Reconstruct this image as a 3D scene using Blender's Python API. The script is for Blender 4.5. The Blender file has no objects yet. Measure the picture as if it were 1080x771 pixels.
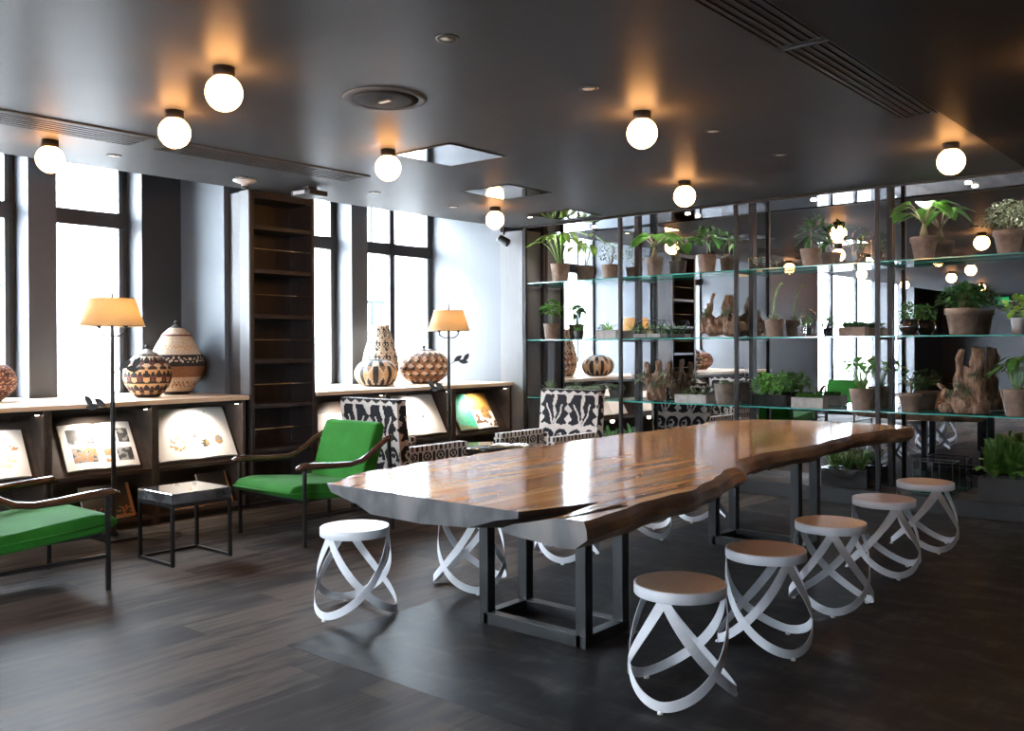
import bpy, math, random
from mathutils import Vector, Matrix
from math import sin, cos, pi, radians

random.seed(7)
SC = bpy.context.scene
COL = SC.collection
V = Vector

# ------------------------------------------------------------------ helpers
def srgb(r, g, b):
    f = lambda c: (c / 255 / 12.92) if c / 255 <= .04045 else ((c / 255 + .055) / 1.055) ** 2.4
    return (f(r), f(g), f(b))

class MB:
    """collects geometry, build() links it as one mesh object"""
    def __init__(s):
        s.v = []; s.f = []; s.mi = []; s.sm = []
    def add(s, vs, fs, mi=0, smooth=False):
        b = len(s.v)
        s.v += [tuple(x) for x in vs]
        for k, f in enumerate(fs):
            s.f.append(tuple(i + b for i in f))
            s.mi.append(mi[k] if isinstance(mi, (list, tuple)) else mi)
            s.sm.append(smooth)
        return s
    def box(s, x0, x1, y0, y1, z0, z1, mi=0, mat=None):
        vs = [V((x, y, z)) for z in (z0, z1) for y in (y0, y1) for x in (x0, x1)]
        if mat is not None: vs = [mat @ v for v in vs]
        return s.add(vs, [(0, 2, 3, 1), (4, 5, 7, 6), (0, 1, 5, 4), (2, 6, 7, 3), (0, 4, 6, 2), (1, 3, 7, 5)], mi)
    def bar(s, p0, p1, w, h=None, up=(0, 0, 1), mi=0):
        p0, p1 = V(p0), V(p1); h = h or w
        d = (p1 - p0).normalized(); u = V(up)
        if abs(d.dot(u)) > .98: u = V((0, 1, 0))
        a = d.cross(u).normalized(); b = a.cross(d)
        vs = [p + a * (i * w / 2) + b * (j * h / 2) for p in (p0, p1) for i, j in ((-1, -1), (1, -1), (1, 1), (-1, 1))]
        return s.add(vs, [(3, 2, 1, 0), (4, 5, 6, 7), (0, 1, 5, 4), (1, 2, 6, 5), (2, 3, 7, 6), (3, 0, 4, 7)], mi)
    def tube(s, pts, r, seg=8, mi=0, smooth=True, flat=None):
        """round tube along pts; r number or list; flat=(kx,ky) squashes the section"""
        pts = [V(p) for p in pts]; n = len(pts)
        rs = r if isinstance(r, (list, tuple)) else [r] * n
        vs = []; fs = []
        prev = None
        for i, p in enumerate(pts):
            d = (pts[min(i + 1, n - 1)] - pts[max(i - 1, 0)]).normalized()
            if prev is None:
                u = V((0, 0, 1)) if abs(d.z) < .9 else V((1, 0, 0))
                a = d.cross(u).normalized()
            else:
                a = (prev - d * prev.dot(d)).normalized()
            prev = a; b = a.cross(d)
            kx, ky = flat or (1, 1)
            for k in range(seg):
                t = 2 * pi * k / seg
                vs.append(p + (a * cos(t) * kx + b * sin(t) * ky) * rs[i])
        for i in range(n - 1):
            for k in range(seg):
                k2 = (k + 1) % seg
                fs.append((i * seg + k, i * seg + k2, (i + 1) * seg + k2, (i + 1) * seg + k))
        fs.append(tuple(range(seg - 1, -1, -1))); fs.append(tuple((n - 1) * seg + k for k in range(seg)))
        return s.add(vs, fs, mi, smooth)
    def lathe(s, prof, seg=24, c=(0, 0, 0), mi=0, smooth=True, pat=None):
        """prof [(r,z)] bottom to top, pat(theta 0..1, z, i) gives the material slot"""
        vs = []; fs = []; ms = []
        for r, z in prof:
            for k in range(seg):
                t = 2 * pi * k / seg
                vs.append((c[0] + r * cos(t), c[1] + r * sin(t), c[2] + z))
        n = len(prof)
        for i in range(n - 1):
            for k in range(seg):
                k2 = (k + 1) % seg
                fs.append((i * seg + k, i * seg + k2, (i + 1) * seg + k2, (i + 1) * seg + k))
                ms.append(pat((k + .5) / seg, (prof[i][1] + prof[i + 1][1]) / 2, i) if pat else mi)
        if prof[0][0] > 1e-4: fs.append(tuple(range(seg - 1, -1, -1))); ms.append(ms[0])
        if prof[-1][0] > 1e-4: fs.append(tuple((n - 1) * seg + k for k in range(seg))); ms.append(ms[-1])
        return s.add(vs, fs, ms, smooth)
    def ball(s, c, r, seg=20, rings=12, mi=0, sz=1.0):
        prof = [(max(r * sin(pi * i / rings), 1e-5), -r * sz * cos(pi * i / rings)) for i in range(rings + 1)]
        return s.lathe(prof, seg, c, mi)
    def prism(s, poly, z0, z1, mi=0):
        n = len(poly)
        vs = [(x, y, z0) for x, y in poly] + [(x, y, z1) for x, y in poly]
        fs = [tuple(range(n - 1, -1, -1)), tuple(range(n, 2 * n))] + [(i, (i + 1) % n, n + (i + 1) % n, n + i) for i in range(n)]
        return s.add(vs, fs, mi)
    def grid(s, P, nu, nv, mfun=None, mi=0, smooth=True):
        vs = [P(i / nu, j / nv) for j in range(nv + 1) for i in range(nu + 1)]
        fs = []; ms = []
        for j in range(nv):
            for i in range(nu):
                a = j * (nu + 1) + i
                fs.append((a, a + 1, a + nu + 2, a + nu + 1))
                ms.append(mfun((i + .5) / nu, (j + .5) / nv) if mfun else mi)
        return s.add(vs, fs, ms, smooth)
    def build(s, name, mats, parent=None, bevel=0, seg=2, loc=None):
        me = bpy.data.meshes.new(name)
        me.from_pydata(s.v, [], s.f)
        mats = mats if isinstance(mats, (list, tuple)) else [mats]
        for m in mats: me.materials.append(m)
        me.polygons.foreach_set('material_index', s.mi)
        me.polygons.foreach_set('use_smooth', s.sm)
        me.update()
        o = bpy.data.objects.new(name, me); COL.objects.link(o)
        if parent: o.parent = parent
        if loc: o.location = loc
        if bevel:
            m = o.modifiers.new('Bevel', 'BEVEL'); m.width = bevel; m.segments = seg
            m.limit_method = 'ANGLE'; m.angle_limit = radians(40); m.use_clamp_overlap = True
        return o

def thing(name, label, cat, loc=(0, 0, 0), rotz=0, group=None):
    o = bpy.data.objects.new(name, None); COL.objects.link(o)
    o.location = loc; o.rotation_euler = (0, 0, rotz); o.empty_display_size = .1
    o['label'] = label; o['category'] = cat
    if group: o['group'] = group
    return o
def tag(o, label, cat, group=None):
    o['label'] = label; o['category'] = cat
    if group: o['group'] = group
    return o
def struct(o):
    o['kind'] = 'structure'; return o
def dup(root, loc, rotz, label, group=None):
    r = root.copy(); COL.objects.link(r); r.location = loc; r.rotation_euler = (0, 0, rotz); r['label'] = label
    if group: r['group'] = group
    for ch in [c for c in root.children]:
        c = ch.copy(); COL.objects.link(c); c.parent = r
        for g in ch.children:
            d = g.copy(); COL.objects.link(d); d.parent = c
    return r

# ------------------------------------------------------------------ materials
def newmat(name):
    m = bpy.data.materials.new(name); m.use_nodes = True
    nt = m.node_tree
    for n in list(nt.nodes): nt.nodes.remove(n)
    out = nt.nodes.new('ShaderNodeOutputMaterial')
    return m, nt, out
def N(nt, t, **kw):
    n = nt.nodes.new(t)
    for k, v in kw.items():
        if k in n.inputs: n.inputs[k].default_value = v
        else: setattr(n, k, v)
    return n
def c4(c): return (c[0], c[1], c[2], 1)
def ramp(nt, fac, stops):
    r = nt.nodes.new('ShaderNodeValToRGB'); e = r.color_ramp.elements
    while len(e) < len(stops): e.new(.5)
    for k, (p, c) in enumerate(stops): e[k].position = p; e[k].color = c4(c)
    nt.links.new(fac, r.inputs[0]); return r.outputs[0]
def coords(nt, scale=(1, 1, 1), kind='Object', rot=(0, 0, 0)):
    t = nt.nodes.new('ShaderNodeTexCoord'); m = nt.nodes.new('ShaderNodeMapping')
    m.inputs['Scale'].default_value = scale; m.inputs['Rotation'].default_value = rot
    nt.links.new(t.outputs[kind], m.inputs[0]); return m.outputs[0]
def noise(nt, vec, scale=5, detail=4, rough=.55, dist=0):
    n = nt.nodes.new('ShaderNodeTexNoise')
    n.inputs['Scale'].default_value = scale; n.inputs['Detail'].default_value = detail
    n.inputs['Roughness'].default_value = rough; n.inputs['Distortion'].default_value = dist
    nt.links.new(vec, n.inputs['Vector']); return n.outputs['Fac']
def bump(nt, h, strength, dist=.01):
    b = nt.nodes.new('ShaderNodeBump'); b.inputs['Strength'].default_value = strength; b.inputs['Distance'].default_value = dist
    nt.links.new(h, b.inputs['Height']); return b.outputs[0]
def prin(nt, out, rough=.5, metal=0, spec=.5, coat=0, coatr=.1, sheen=0):
    p = nt.nodes.new('ShaderNodeBsdfPrincipled')
    p.inputs['Roughness'].default_value = rough; p.inputs['Metallic'].default_value = metal
    p.inputs['Specular IOR Level'].default_value = spec
    p.inputs['Coat Weight'].default_value = coat; p.inputs['Coat Roughness'].default_value = coatr
    p.inputs['Sheen Weight'].default_value = sheen
    nt.links.new(p.outputs[0], out.inputs[0]); return p
def M(name, col, rough=.5, metal=0, var=.15, scale=8, stretch=(1, 1, 1), bmp=0, spec=.5, coat=0, sheen=0):
    """plain material with a little procedural variation of its colour"""
    m, nt, out = newmat(name)
    p = prin(nt, out, rough, metal, spec, coat, .1, sheen)
    f = noise(nt, coords(nt, stretch), scale)
    lo = tuple(c * (1 - var) for c in col); hi = tuple(min(1, c * (1 + var)) for c in col)
    nt.links.new(ramp(nt, f, [(.3, lo), (.7, hi)]), p.inputs['Base Color'])
    if bmp: nt.links.new(bump(nt, f, bmp), p.inputs['Normal'])
    return m
def emit(name, col, s):
    m, nt, out = newmat(name)
    e = N(nt, 'ShaderNodeEmission', Color=c4(col), Strength=s)
    nt.links.new(e.outputs[0], out.inputs[0]); return m
def clear(name, tint=(1, 1, 1), ior=1.45, boost=1.0):
    """thin pane: lets light through, reflects by Fresnel"""
    m, nt, out = newmat(name)
    t = N(nt, 'ShaderNodeBsdfTransparent', Color=c4(tint)); g = N(nt, 'ShaderNodeBsdfGlossy', Roughness=.01)
    lw = N(nt, 'ShaderNodeLayerWeight', Blend=.5); mx = nt.nodes.new('ShaderNodeMixShader')
    pw = N(nt, 'ShaderNodeMath', operation='POWER'); pw.inputs[1].default_value = 5
    nt.links.new(lw.outputs['Facing'], pw.inputs[0])
    mu = N(nt, 'ShaderNodeMath', operation='MULTIPLY_ADD'); mu.inputs[1].default_value = .9 * boost; mu.inputs[2].default_value = ((ior - 1) / (ior + 1)) ** 2 * boost
    mu.use_clamp = True; nt.links.new(pw.outputs[0], mu.inputs[0]); nt.links.new(mu.outputs[0], mx.inputs[0])
    nt.links.new(t.outputs[0], mx.inputs[1]); nt.links.new(g.outputs[0], mx.inputs[2])
    nt.links.new(mx.outputs[0], out.inputs[0]); return m

def satin_nodes(nt, out, rough, share):
    d = nt.nodes.new('ShaderNodeBsdfDiffuse'); g = N(nt, 'ShaderNodeBsdfGlossy', Roughness=rough); mx = nt.nodes.new('ShaderNodeMixShader')
    mx.inputs[0].default_value = share
    nt.links.new(d.outputs[0], mx.inputs[1]); nt.links.new(g.outputs[0], mx.inputs[2]); nt.links.new(mx.outputs[0], out.inputs[0])
    return d, g
def mat_floor():
    m, nt, out = newmat('plank_floor')
    p, gl = satin_nodes(nt, out, .42, .040)
    tc = nt.nodes.new('ShaderNodeTexCoord'); sx = nt.nodes.new('ShaderNodeSeparateXYZ'); cb = nt.nodes.new('ShaderNodeCombineXYZ')
    nt.links.new(tc.outputs['Object'], sx.inputs[0]); nt.links.new(sx.outputs[1], cb.inputs[0]); nt.links.new(sx.outputs[0], cb.inputs[1])
    b = nt.nodes.new('ShaderNodeTexBrick'); nt.links.new(cb.outputs[0], b.inputs['Vector'])
    b.inputs['Color1'].default_value = (.0, .0, .0, 1); b.inputs['Color2'].default_value = (1, 1, 1, 1); b.inputs['Mortar'].default_value = (.1, .1, .1, 1)
    b.inputs['Scale'].default_value = 1; b.inputs['Mortar Size'].default_value = .0015; b.inputs['Brick Width'].default_value = 1.3; b.inputs['Row Height'].default_value = .24
    f = noise(nt, coords(nt, (7, .8, 1)), 2.2, 8, .65, .3)
    f2 = noise(nt, coords(nt, (1.2, .35, 1)), 1.5, 3)
    mx = N(nt, 'ShaderNodeMath', operation='MULTIPLY_ADD'); mx.inputs[1].default_value = .22
    nt.links.new(b.outputs['Color'], mx.inputs[0]); nt.links.new(f, mx.inputs[2])
    ad = N(nt, 'ShaderNodeMath', operation='MULTIPLY_ADD'); ad.inputs[1].default_value = .5
    nt.links.new(f2, ad.inputs[0]); nt.links.new(mx.outputs[0], ad.inputs[2])
    c = ramp(nt, ad.outputs[0], [(.40, (.010, .0095, .0098)), (.78, (.026, .0225, .0215)), (1.2, (.070, .055, .047))])
    nt.links.new(c, p.inputs['Color'])
    rr = nt.nodes.new('ShaderNodeMapRange'); rr.inputs[1].default_value = .3; rr.inputs[2].default_value = .7; rr.inputs[3].default_value = .40; rr.inputs[4].default_value = .54
    nt.links.new(f, rr.inputs[0]); nt.links.new(rr.outputs[0], gl.inputs['Roughness'])
    nt.links.new(bump(nt, f, .12), p.inputs['Normal'])
    return m
def mat_inlay():
    m, nt, out = newmat('dark_floor_inlay')
    p, gl = satin_nodes(nt, out, .34, .038)
    f = noise(nt, coords(nt, (1.1, 2.2, 1)), 2.5, 7, .65, .6)
    f2 = noise(nt, coords(nt, (6, 1, 1)), 3, 6, .6)
    ad = N(nt, 'ShaderNodeMath', operation='MULTIPLY_ADD'); ad.inputs[1].default_value = .35
    nt.links.new(f2, ad.inputs[0]); nt.links.new(f, ad.inputs[2])
    c = ramp(nt, ad.outputs[0], [(.42, (.0095, .0098, .0115)), (.7, (.0215, .021, .022)), (.95, (.060, .052, .047))])
    nt.links.new(c, p.inputs['Color'])
    nt.links.new(bump(nt, f2, .08), p.inputs['Normal'])
    return m
def mat_slab(name, stops, rough, coat, bm=.05, sc=(5.5, .55, 5.5)):
    m, nt, out = newmat(name)
    p = prin(nt, out, rough, 0, .5, coat, .16)
    v = coords(nt, sc)
    f = noise(nt, v, 1.6, 2, .5, .4); g = noise(nt, coords(nt, (sc[0] * 6, sc[1] * 2, sc[2] * 6)), 2, 4)
    ad = N(nt, 'ShaderNodeMath', operation='MULTIPLY_ADD'); ad.inputs[1].default_value = .05
    nt.links.new(g, ad.inputs[0]); nt.links.new(f, ad.inputs[2])
    co = ramp(nt, ad.outputs[0], stops); co.node.color_ramp.interpolation = 'B_SPLINE'
    nt.links.new(co, p.inputs['Base Color'])
    if bm: nt.links.new(bump(nt, f, bm), p.inputs['Normal'])
    return m
def mat_fabric(name, col, var=.12, trans=0):
    m, nt, out = newmat(name)
    p = prin(nt, out, .9, 0, .12, 0, .1, .05)
    f = noise(nt, coords(nt, (1, 1, 1)), 220, 2); g = noise(nt, coords(nt), 6, 3)
    ad = N(nt, 'ShaderNodeMath', operation='MULTIPLY_ADD'); ad.inputs[1].default_value = .5
    nt.links.new(f, ad.inputs[0]); nt.links.new(g, ad.inputs[2])
    lo = tuple(c * (1 - var) for c in col); hi = tuple(c * (1 + var) for c in col)
    nt.links.new(ramp(nt, ad.outputs[0], [(.55, lo), (.95, hi)]), p.inputs['Base Color'])
    nt.links.new(bump(nt, f, .15, .003), p.inputs['Normal'])
    return m
def mat_shade():
    m, nt, out = newmat('linen_shade')
    f = noise(nt, coords(nt, (40, 40, 160)), 3, 4)
    c = ramp(nt, f, [(.35, (.74, .55, .30)), (.65, (.88, .70, .44))])
    d = nt.nodes.new('ShaderNodeBsdfDiffuse'); t = nt.nodes.new('ShaderNodeBsdfTranslucent'); mx = nt.nodes.new('ShaderNodeMixShader')
    mx.inputs[0].default_value = .5
    nt.links.new(c, d.inputs[0]); nt.links.new(c, t.inputs[0])
    nt.links.new(d.outputs[0], mx.inputs[1]); nt.links.new(t.outputs[0], mx.inputs[2]); nt.links.new(mx.outputs[0], out.inputs[0])
    return m
def mat_leaf(name, a, b, rough=.42):
    m, nt, out = newmat(name)
    f = noise(nt, coords(nt), 14, 3)
    c = ramp(nt, f, [(.3, a), (.7, b)])
    p = nt.nodes.new('ShaderNodeBsdfPrincipled'); p.inputs['Roughness'].default_value = rough
    t = nt.nodes.new('ShaderNodeBsdfTranslucent'); mx = nt.nodes.new('ShaderNodeMixShader'); mx.inputs[0].default_value = .25
    nt.links.new(c, p.inputs['Base Color']); nt.links.new(c, t.inputs[0])
    nt.links.new(p.outputs[0], mx.inputs[1]); nt.links.new(t.outputs[0], mx.inputs[2]); nt.links.new(mx.outputs[0], out.inputs[0])
    return m

FLOOR = mat_floor(); INLAY = mat_inlay()
def satin(name, col, rough, share):
    m, nt, out = newmat(name)
    f = noise(nt, coords(nt), 2)
    c = ramp(nt, f, [(.3, tuple(x * .94 for x in col)), (.7, tuple(x * 1.06 for x in col))])
    d = nt.nodes.new('ShaderNodeBsdfDiffuse'); g = N(nt, 'ShaderNodeBsdfGlossy', Roughness=rough); mx = N(nt, 'ShaderNodeMixShader')
    mx.inputs[0].default_value = share
    nt.links.new(c, d.inputs[0]); nt.links.new(d.outputs[0], mx.inputs[1]); nt.links.new(g.outputs[0], mx.inputs[2]); nt.links.new(mx.outputs[0], out.inputs[0])
    return m
CEIL = satin('charcoal_ceiling_paint', (.046, .046, .047), .38, .042)
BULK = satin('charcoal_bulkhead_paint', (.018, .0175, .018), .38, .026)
WALL = M('slate_wall_paint', (.085, .098, .115), .5, var=.07, scale=3)
WALLD = M('dark_wall_paint', (.018, .019, .022), .5, var=.1, scale=3)
WALLP = M('pier_paint', (.060, .064, .074), .45, var=.07, scale=3)
RETURN = M('grey_panel_paint', (.060, .066, .075), .5, var=.06, scale=3, stretch=(8, 8, .4))
PANELG = M('grey_timber_panel', (.105, .103, .105), .5, var=.12, scale=5, stretch=(14, 14, .8))
FRAME = M('dark_window_frame', (.024, .024, .026), .4, var=.1)
GLASS = clear('window_glass', (.97, .985, 1.0), 1.45, .6)
SHELFG = clear('shelf_glass', (.94, .98, .97), 1.5, 1.0)
SHELFE = M('teal_glass_edge', (.03, .22, .19), .12, var=.25, scale=3, coat=.5)
DOME = clear('cloche_glass', (.97, .98, .98), 1.45, 1.0)
MIRR = M('silvered_mirror', (.62, .63, .65), .0, 1, var=.0)
POLISH = M('polished_hatch_metal', (.24, .24, .25), .05, 1, var=.02)
SOFFIT = M('polished_soffit', (.62, .63, .65), .03, 1, var=.02)
BRONZE = M('dark_bronze', (.011, .0085, .008), .45, 0, var=.2, spec=.2)
BLACK = M('black_steel', (.012, .012, .013), .38, .3, var=.15)
BLACKM = M('matte_black', (.010, .010, .011), .6, var=.15)
WALNUT = M('dark_walnut', (.022, .0165, .016), .42, var=.35, scale=5, stretch=(3, 3, .5))
WALNUT2 = M('cabinet_walnut', (.050, .037, .031), .42, var=.30, scale=5, stretch=(3, .6, 3))
OAK = M('pale_oak', (.62, .46, .32), .4, var=.14, scale=4, stretch=(6, .6, 6))
BRASS = M('brushed_brass', (.45, .33, .20), .3, 1, var=.1)
WHITE = M('white_lacquer', (.52, .53, .56), .38, var=.03)
SEAT = M('stool_seat_veneer', (.42, .285, .20), .32, var=.10, scale=4, stretch=(.7, 8, 1), coat=.2)
GREEN = mat_fabric('green_wool', (.017, .125, .013))
ARMW = M('dark_stained_wood', (.055, .026, .016), .25, var=.4, scale=6, stretch=(3, .7, 3), coat=.5)
CREAM = mat_fabric('cream_cloth', (.50, .45, .41))
INK = mat_fabric('black_cloth', (.014, .014, .017))
SHADE = mat_shade()
STONE = M('dark_stone_top', (.060, .062, .065), .05, var=.8, scale=5, spec=.8, coat=.6)
GLOSSB = M('black_gloss_table', (.012, .012, .013), .05, var=.1, coat=.6)
GLOBE = emit('warm_globe', (1.0, .46, .155), 52)
BULB = emit('lamp_bulb', (1.0, .66, .34), 130)
LED = emit('led_puck', (1.0, .86, .68), 20)
TERRA = M('aged_terracotta', (.150, .105, .078), .85, var=.45, scale=9, bmp=.2)
TERRA2 = M('weathered_clay', (.125, .098, .080), .8, var=.4, scale=12, bmp=.2)
CONC = M('pale_concrete', (.24, .225, .21), .8, var=.25, scale=12, bmp=.2)
SOIL = M('potting_soil', (.03, .022, .016), .95, var=.4, scale=60, bmp=.5)
DARKG = M('smoked_glass_pot', (.012, .012, .012), .06, var=.2, coat=.8)
DRIFT = M('driftwood', (.135, .082, .050), .8, var=.75, scale=9, stretch=(5, 5, .8), bmp=.9)
STEM = M('plant_stem', (.10, .085, .04), .6, var=.3, scale=20)
GSTEM = M('green_plant_stem', (.10, .20, .05), .5, var=.3, scale=20)
LEAF = [mat_leaf('leaf_bright', (.045, .16, .02), (.12, .30, .04)), mat_leaf('leaf_dark', (.012, .055, .012), (.035, .12, .022)),
        mat_leaf('leaf_grey', (.11, .15, .09), (.22, .27, .17), .6), mat_leaf('leaf_mid', (.025, .10, .018), (.065, .20, .03)),
        mat_leaf('leaf_lime', (.13, .27, .03), (.28, .46, .07)), mat_leaf('leaf_dull', (.02, .05, .015), (.05, .095, .03)), mat_leaf('leaf_fern', (.10, .27, .05), (.22, .44, .10))]  # includes a muted green for the herb, moss and jar plants
PAPER = M('book_paper', (.78, .76, .73), .5, var=.03)
COVER = M('dark_book_cover', (.02, .018, .018), .5, var=.2)
REDC = M('red_ribbon', (.35, .05, .05), .6, var=.2)
def flat(name, c): return M(name, c, .55, var=.18, scale=30)
P_GREY = flat('print_grey', (.045, .045, .045)); P_LGREY = flat('print_light_grey', (.22, .22, .22)); P_TAN = flat('print_tan', (.34, .17, .075))
P_GOLD = flat('print_gold', (.36, .19, .04)); P_TEAL = flat('print_teal', (.05, .42, .26)); P_BROWN = flat('print_brown', (.16, .08, .04))
P_VIOL = flat('print_violet', (.30, .22, .42)); P_GRN = flat('print_green', (.16, .22, .08)); P_RED = flat('print_red', (.40, .12, .07))
B_CREAM = M('woven_cream', (.60, .47, .34), .75, var=.2, scale=60, bmp=.3)
B_BLACK = M('woven_black', (.018, .016, .016), .7, var=.3, scale=60, bmp=.3)
B_MAROON = M('woven_maroon', (.14, .045, .035), .75, var=.3, scale=60, bmp=.3)
B_BROWN = M('woven_brown', (.25, .115, .055), .75, var=.25, scale=60, bmp=.3)
B_ORANGE = M('woven_straw', (.55, .33, .16), .75, var=.2, scale=60, bmp=.3)
BASK = [B_CREAM, B_BLACK, B_MAROON, B_BROWN, B_ORANGE]

# ------------------------------------------------------------------ camera
cam = bpy.data.objects.new('camera', bpy.data.cameras.new('camera')); COL.objects.link(cam)
F, YAW, PITCH, ROLL, CX, CY = 965.63, radians(40.443), radians(-.23), radians(-.2663), 540.0, 369.42
fw = V((-sin(YAW) * cos(PITCH), cos(YAW) * cos(PITCH), sin(PITCH)))
rt = fw.cross(V((0, 0, 1))).normalized(); up = rt.cross(fw)
r2 = rt * cos(ROLL) + up * sin(ROLL); u2 = -rt * sin(ROLL) + up * cos(ROLL)
mw = Matrix((r2, u2, -fw)).transposed().to_4x4(); mw.translation = (0, 0, 1.5)
cam.matrix_world = mw
cam.data.sensor_width = 36; cam.data.lens = 36 * F / 1080
cam.data.shift_x = (540 - CX) / 1080; cam.data.shift_y = (CY - 385.5) / 1080
cam.data.clip_end = 200
SC.camera = cam

# ------------------------------------------------------------------ room shell
ZC = 2.97
def slab(name, m, *b):
    return struct(MB().box(*b).build(name, m))
slab('floor', FLOOR, -9, 4, -13, 9.3, -.1, 0)
slab('floor_inlay', INLAY, -3.858, 2.2, 2.766, 8.62, 0, .0012)
slab('ceiling', CEIL, -7.38, -1.65, -13, 9.3, ZC, 3.45)
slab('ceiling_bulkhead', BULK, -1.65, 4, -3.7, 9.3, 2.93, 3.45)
slab('ceiling_niche', WALL, -9.1, -7.38, -13, 9.3, 3.36, 3.45)
slab('wall_back', WALLD, -9.1, 4, 9.08, 9.3, 0, 3.45)
slab('wall_front', WALLD, -9.1, -3.0, -13.2, -13, 0, 3.45)
slab('wall_right', WALL, 4, 4.2, -3.7, 9.3, 0, 3.45)
slab('wall_left', WALL, -9.1, -8.78, -3.0, 9.3, 0, 1.02)
slab('trim_1', WALLP, -9.0, -8.5, 3.39, 3.635, .9, 3.4)          # piers between the windows
slab('trim_2', WALLD, -9.0, -8.5, 4.44, 4.86, .9, 3.4)
slab('trim_3', WALLP, -9.0, -8.5, 7.045, 7.294, .9, 3.4)
slab('wall_return', WALL, -9.0, -7.72, 4.85, 5.66, 0, 3.4)
slab('wall_reveal', RETURN, -9.0, -7.56, 8.66, 9.08, 0, 3.4)
slab('wall_end_panel', PANELG, -7.56, -7.2, 8.652, 9.08, 0, 2.93)
slab('wall_pier', WALLD, -9.0, -7.38, -.1, 2.08, 0, 3.4)
for n_, (xa, xb) in enumerate(((-3.2, -3.0), (-1.4, 4.0))): slab('trim_%d' % (n_ + 8), WALLP, xa, xb, -3.7, -3.4, .0, 3.0)
slab('wall_fill_window', WALL, -3.2, 4, -3.7, -3.5, 0, .9)  # unseen wall added behind the viewpoint to carry the fill window
slab('wall_inner', WALLD, -3.2, -3.0, -13, -3.7, 0, 3.0)
slab('trim_4', WALLD, -9.0, -8.5, -1.5, -1.25, .0, 3.4)
slab('trim_5', WALLD, -9.0, -8.5, -3.0, -2.75, .0, 3.4)
slab('trim_12', WALLD, -9.0, -8.5, -8.3, -8.0, .0, 3.4)
slab('trim_13', WALLD, -9.0, -8.5, -13, -10.2, .0, 3.4)

def window(n, y0, y1, mull=(), bar=True):
    f = MB(); x0, x1 = -8.87, -8.79; lo = 1.02 if bar else .03
    f.box(x0, x1, y0, y1, lo, lo + .05); f.box(x0, x1, y0, y1, 3.3, 3.36)
    if bar: f.box(x0, x1 + .02, y0, y1, 2.675, 2.825)
    f.box(x0, x1, y0, y0 + .05, lo, 3.36); f.box(x0, x1, y1 - .05, y1, lo, 3.36)
    for y in mull: f.box(x0, x1 + .03, y - .042, y + .042, lo, 3.36)
    o = struct(f.build('window_%d' % n, FRAME, bevel=.004))
    g = MB().box(-8.84, -8.834, y0 + .04, y1 - .04, lo + .04, 3.31).build('glass', GLASS, o)
    # pale aluminium lining strip that catches the daylight beside the frame
    MB().box(-8.83, -8.78, y1 - .09, y1 - .05, lo + .05, 3.3).build('lining', RETURN, o)
window(1, 2.08, 3.39); window(2, 3.635, 4.44); window(3, 5.66, 7.045); window(4, 7.294, 8.66, (7.93,))
window(5, -1.25, -.1); window(6, -2.75, -1.5); window(7, -4.6, -3.0, (), False); window(8, -6.3, -4.6, (), False); window(9, -8.0, -6.3, (), False); window(10, -10.2, -8.3, (), False)

for n_, (xa, xb) in enumerate(((-3.0, -1.4),)):  # window added out of view to brighten the stools and floor
    f = MB(); f.box(xa, xb, -3.64, -3.56, .88, .94).box(xa, xb, -3.64, -3.56, 2.86, 2.93).box(xa, xb, -3.64, -3.54, 2.3, 2.42).box(xa, xa + .05, -3.64, -3.56, .9, 2.93).box(xb - .05, xb, -3.64, -3.56, .9, 2.93)
    o = struct(f.build('window_%d' % (11 + n_), FRAME))
    MB().box(xa + .04, xb - .04, -3.604, -3.598, .92, 2.88).build('glass', GLASS, o)
# ------------------------------------------------------------------ outside
slab('street', M('street_paving', (.45, .45, .45), .8, var=.1), -40, -9.1, -40, 50, -.3, -.2)
slab('street_yard', M('yard_paving', (.45, .45, .45), .8, var=.1), -3.0, 14, -24, -3.7, -.3, -.2)  # unseen ground outside the added fill window
fac = MB(); fac.box(-27, -24, -40, 50, -.2, 7.5)
fo = struct(fac.build('building_exterior', M('pale_render', (.42, .43, .44), .8, var=.04)))
pan = M('facade_window_pane', (.10, .15, .18), .2, var=.2)
trm = M('facade_trim', (.010, .014, .017), .8, var=.1, spec=.0)
for z0, z1 in ((.8, 3.0), (4.2, 6.3)):
    for y in range(-36, 48, 4):
        w = MB(); w.box(-24.03, -23.95, y, y + .10, z0, z1).box(-24.03, -23.95, y + 1.4, y + 1.5, z0, z1).box(-24.03, -23.95, y, y + 1.5, z1, z1 + .1).box(-24.03, -23.95, y + .72, y + .78, z0, z1)
        w.build('facade_window', trm, fo)

# ------------------------------------------------------------------ ceiling fixtures
def globe_lamp(x, y, z, label):
    t = thing('globe_ceiling_lamp', label, 'ceiling lamp', (x, y, z), 0, 'globe ceiling lamps')
    MB().lathe([(.052, -.052), (.056, -.045), (.056, -.002), (.05, 0)], 24).build('mount', BRONZE, t)
    MB().ball((0, 0, -.135), .095, 32, 20).build('globe', GLOBE, t)
    return t
G = [(-4.259, 2.68, 'large lit globe lamp on the ceiling left of the round speaker'), (-5.271, 2.97, 'lit globe lamp against the gap between the two long left ceiling vents'),
     (-6.667, 2.811, 'lit globe lamp close to the far left window'), (-5.126, 4.60, 'lit globe lamp beside the bright square ceiling hatch'),
     (-3.107, 4.914, 'lit globe lamp over the middle of the long table'), (-4.128, 7.228, 'lit globe lamp near the top rail of the plant shelving, over the table\'s far end'),
     (-6.394, 7.235, 'lit globe lamp reflected in the dark square ceiling hatch above it'), (-1.895, 7.174, 'lit globe lamp beyond the black ceiling vent, by the bulkhead edge')]
for x, y, l in G: globe_lamp(x, y, ZC, l)
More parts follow.
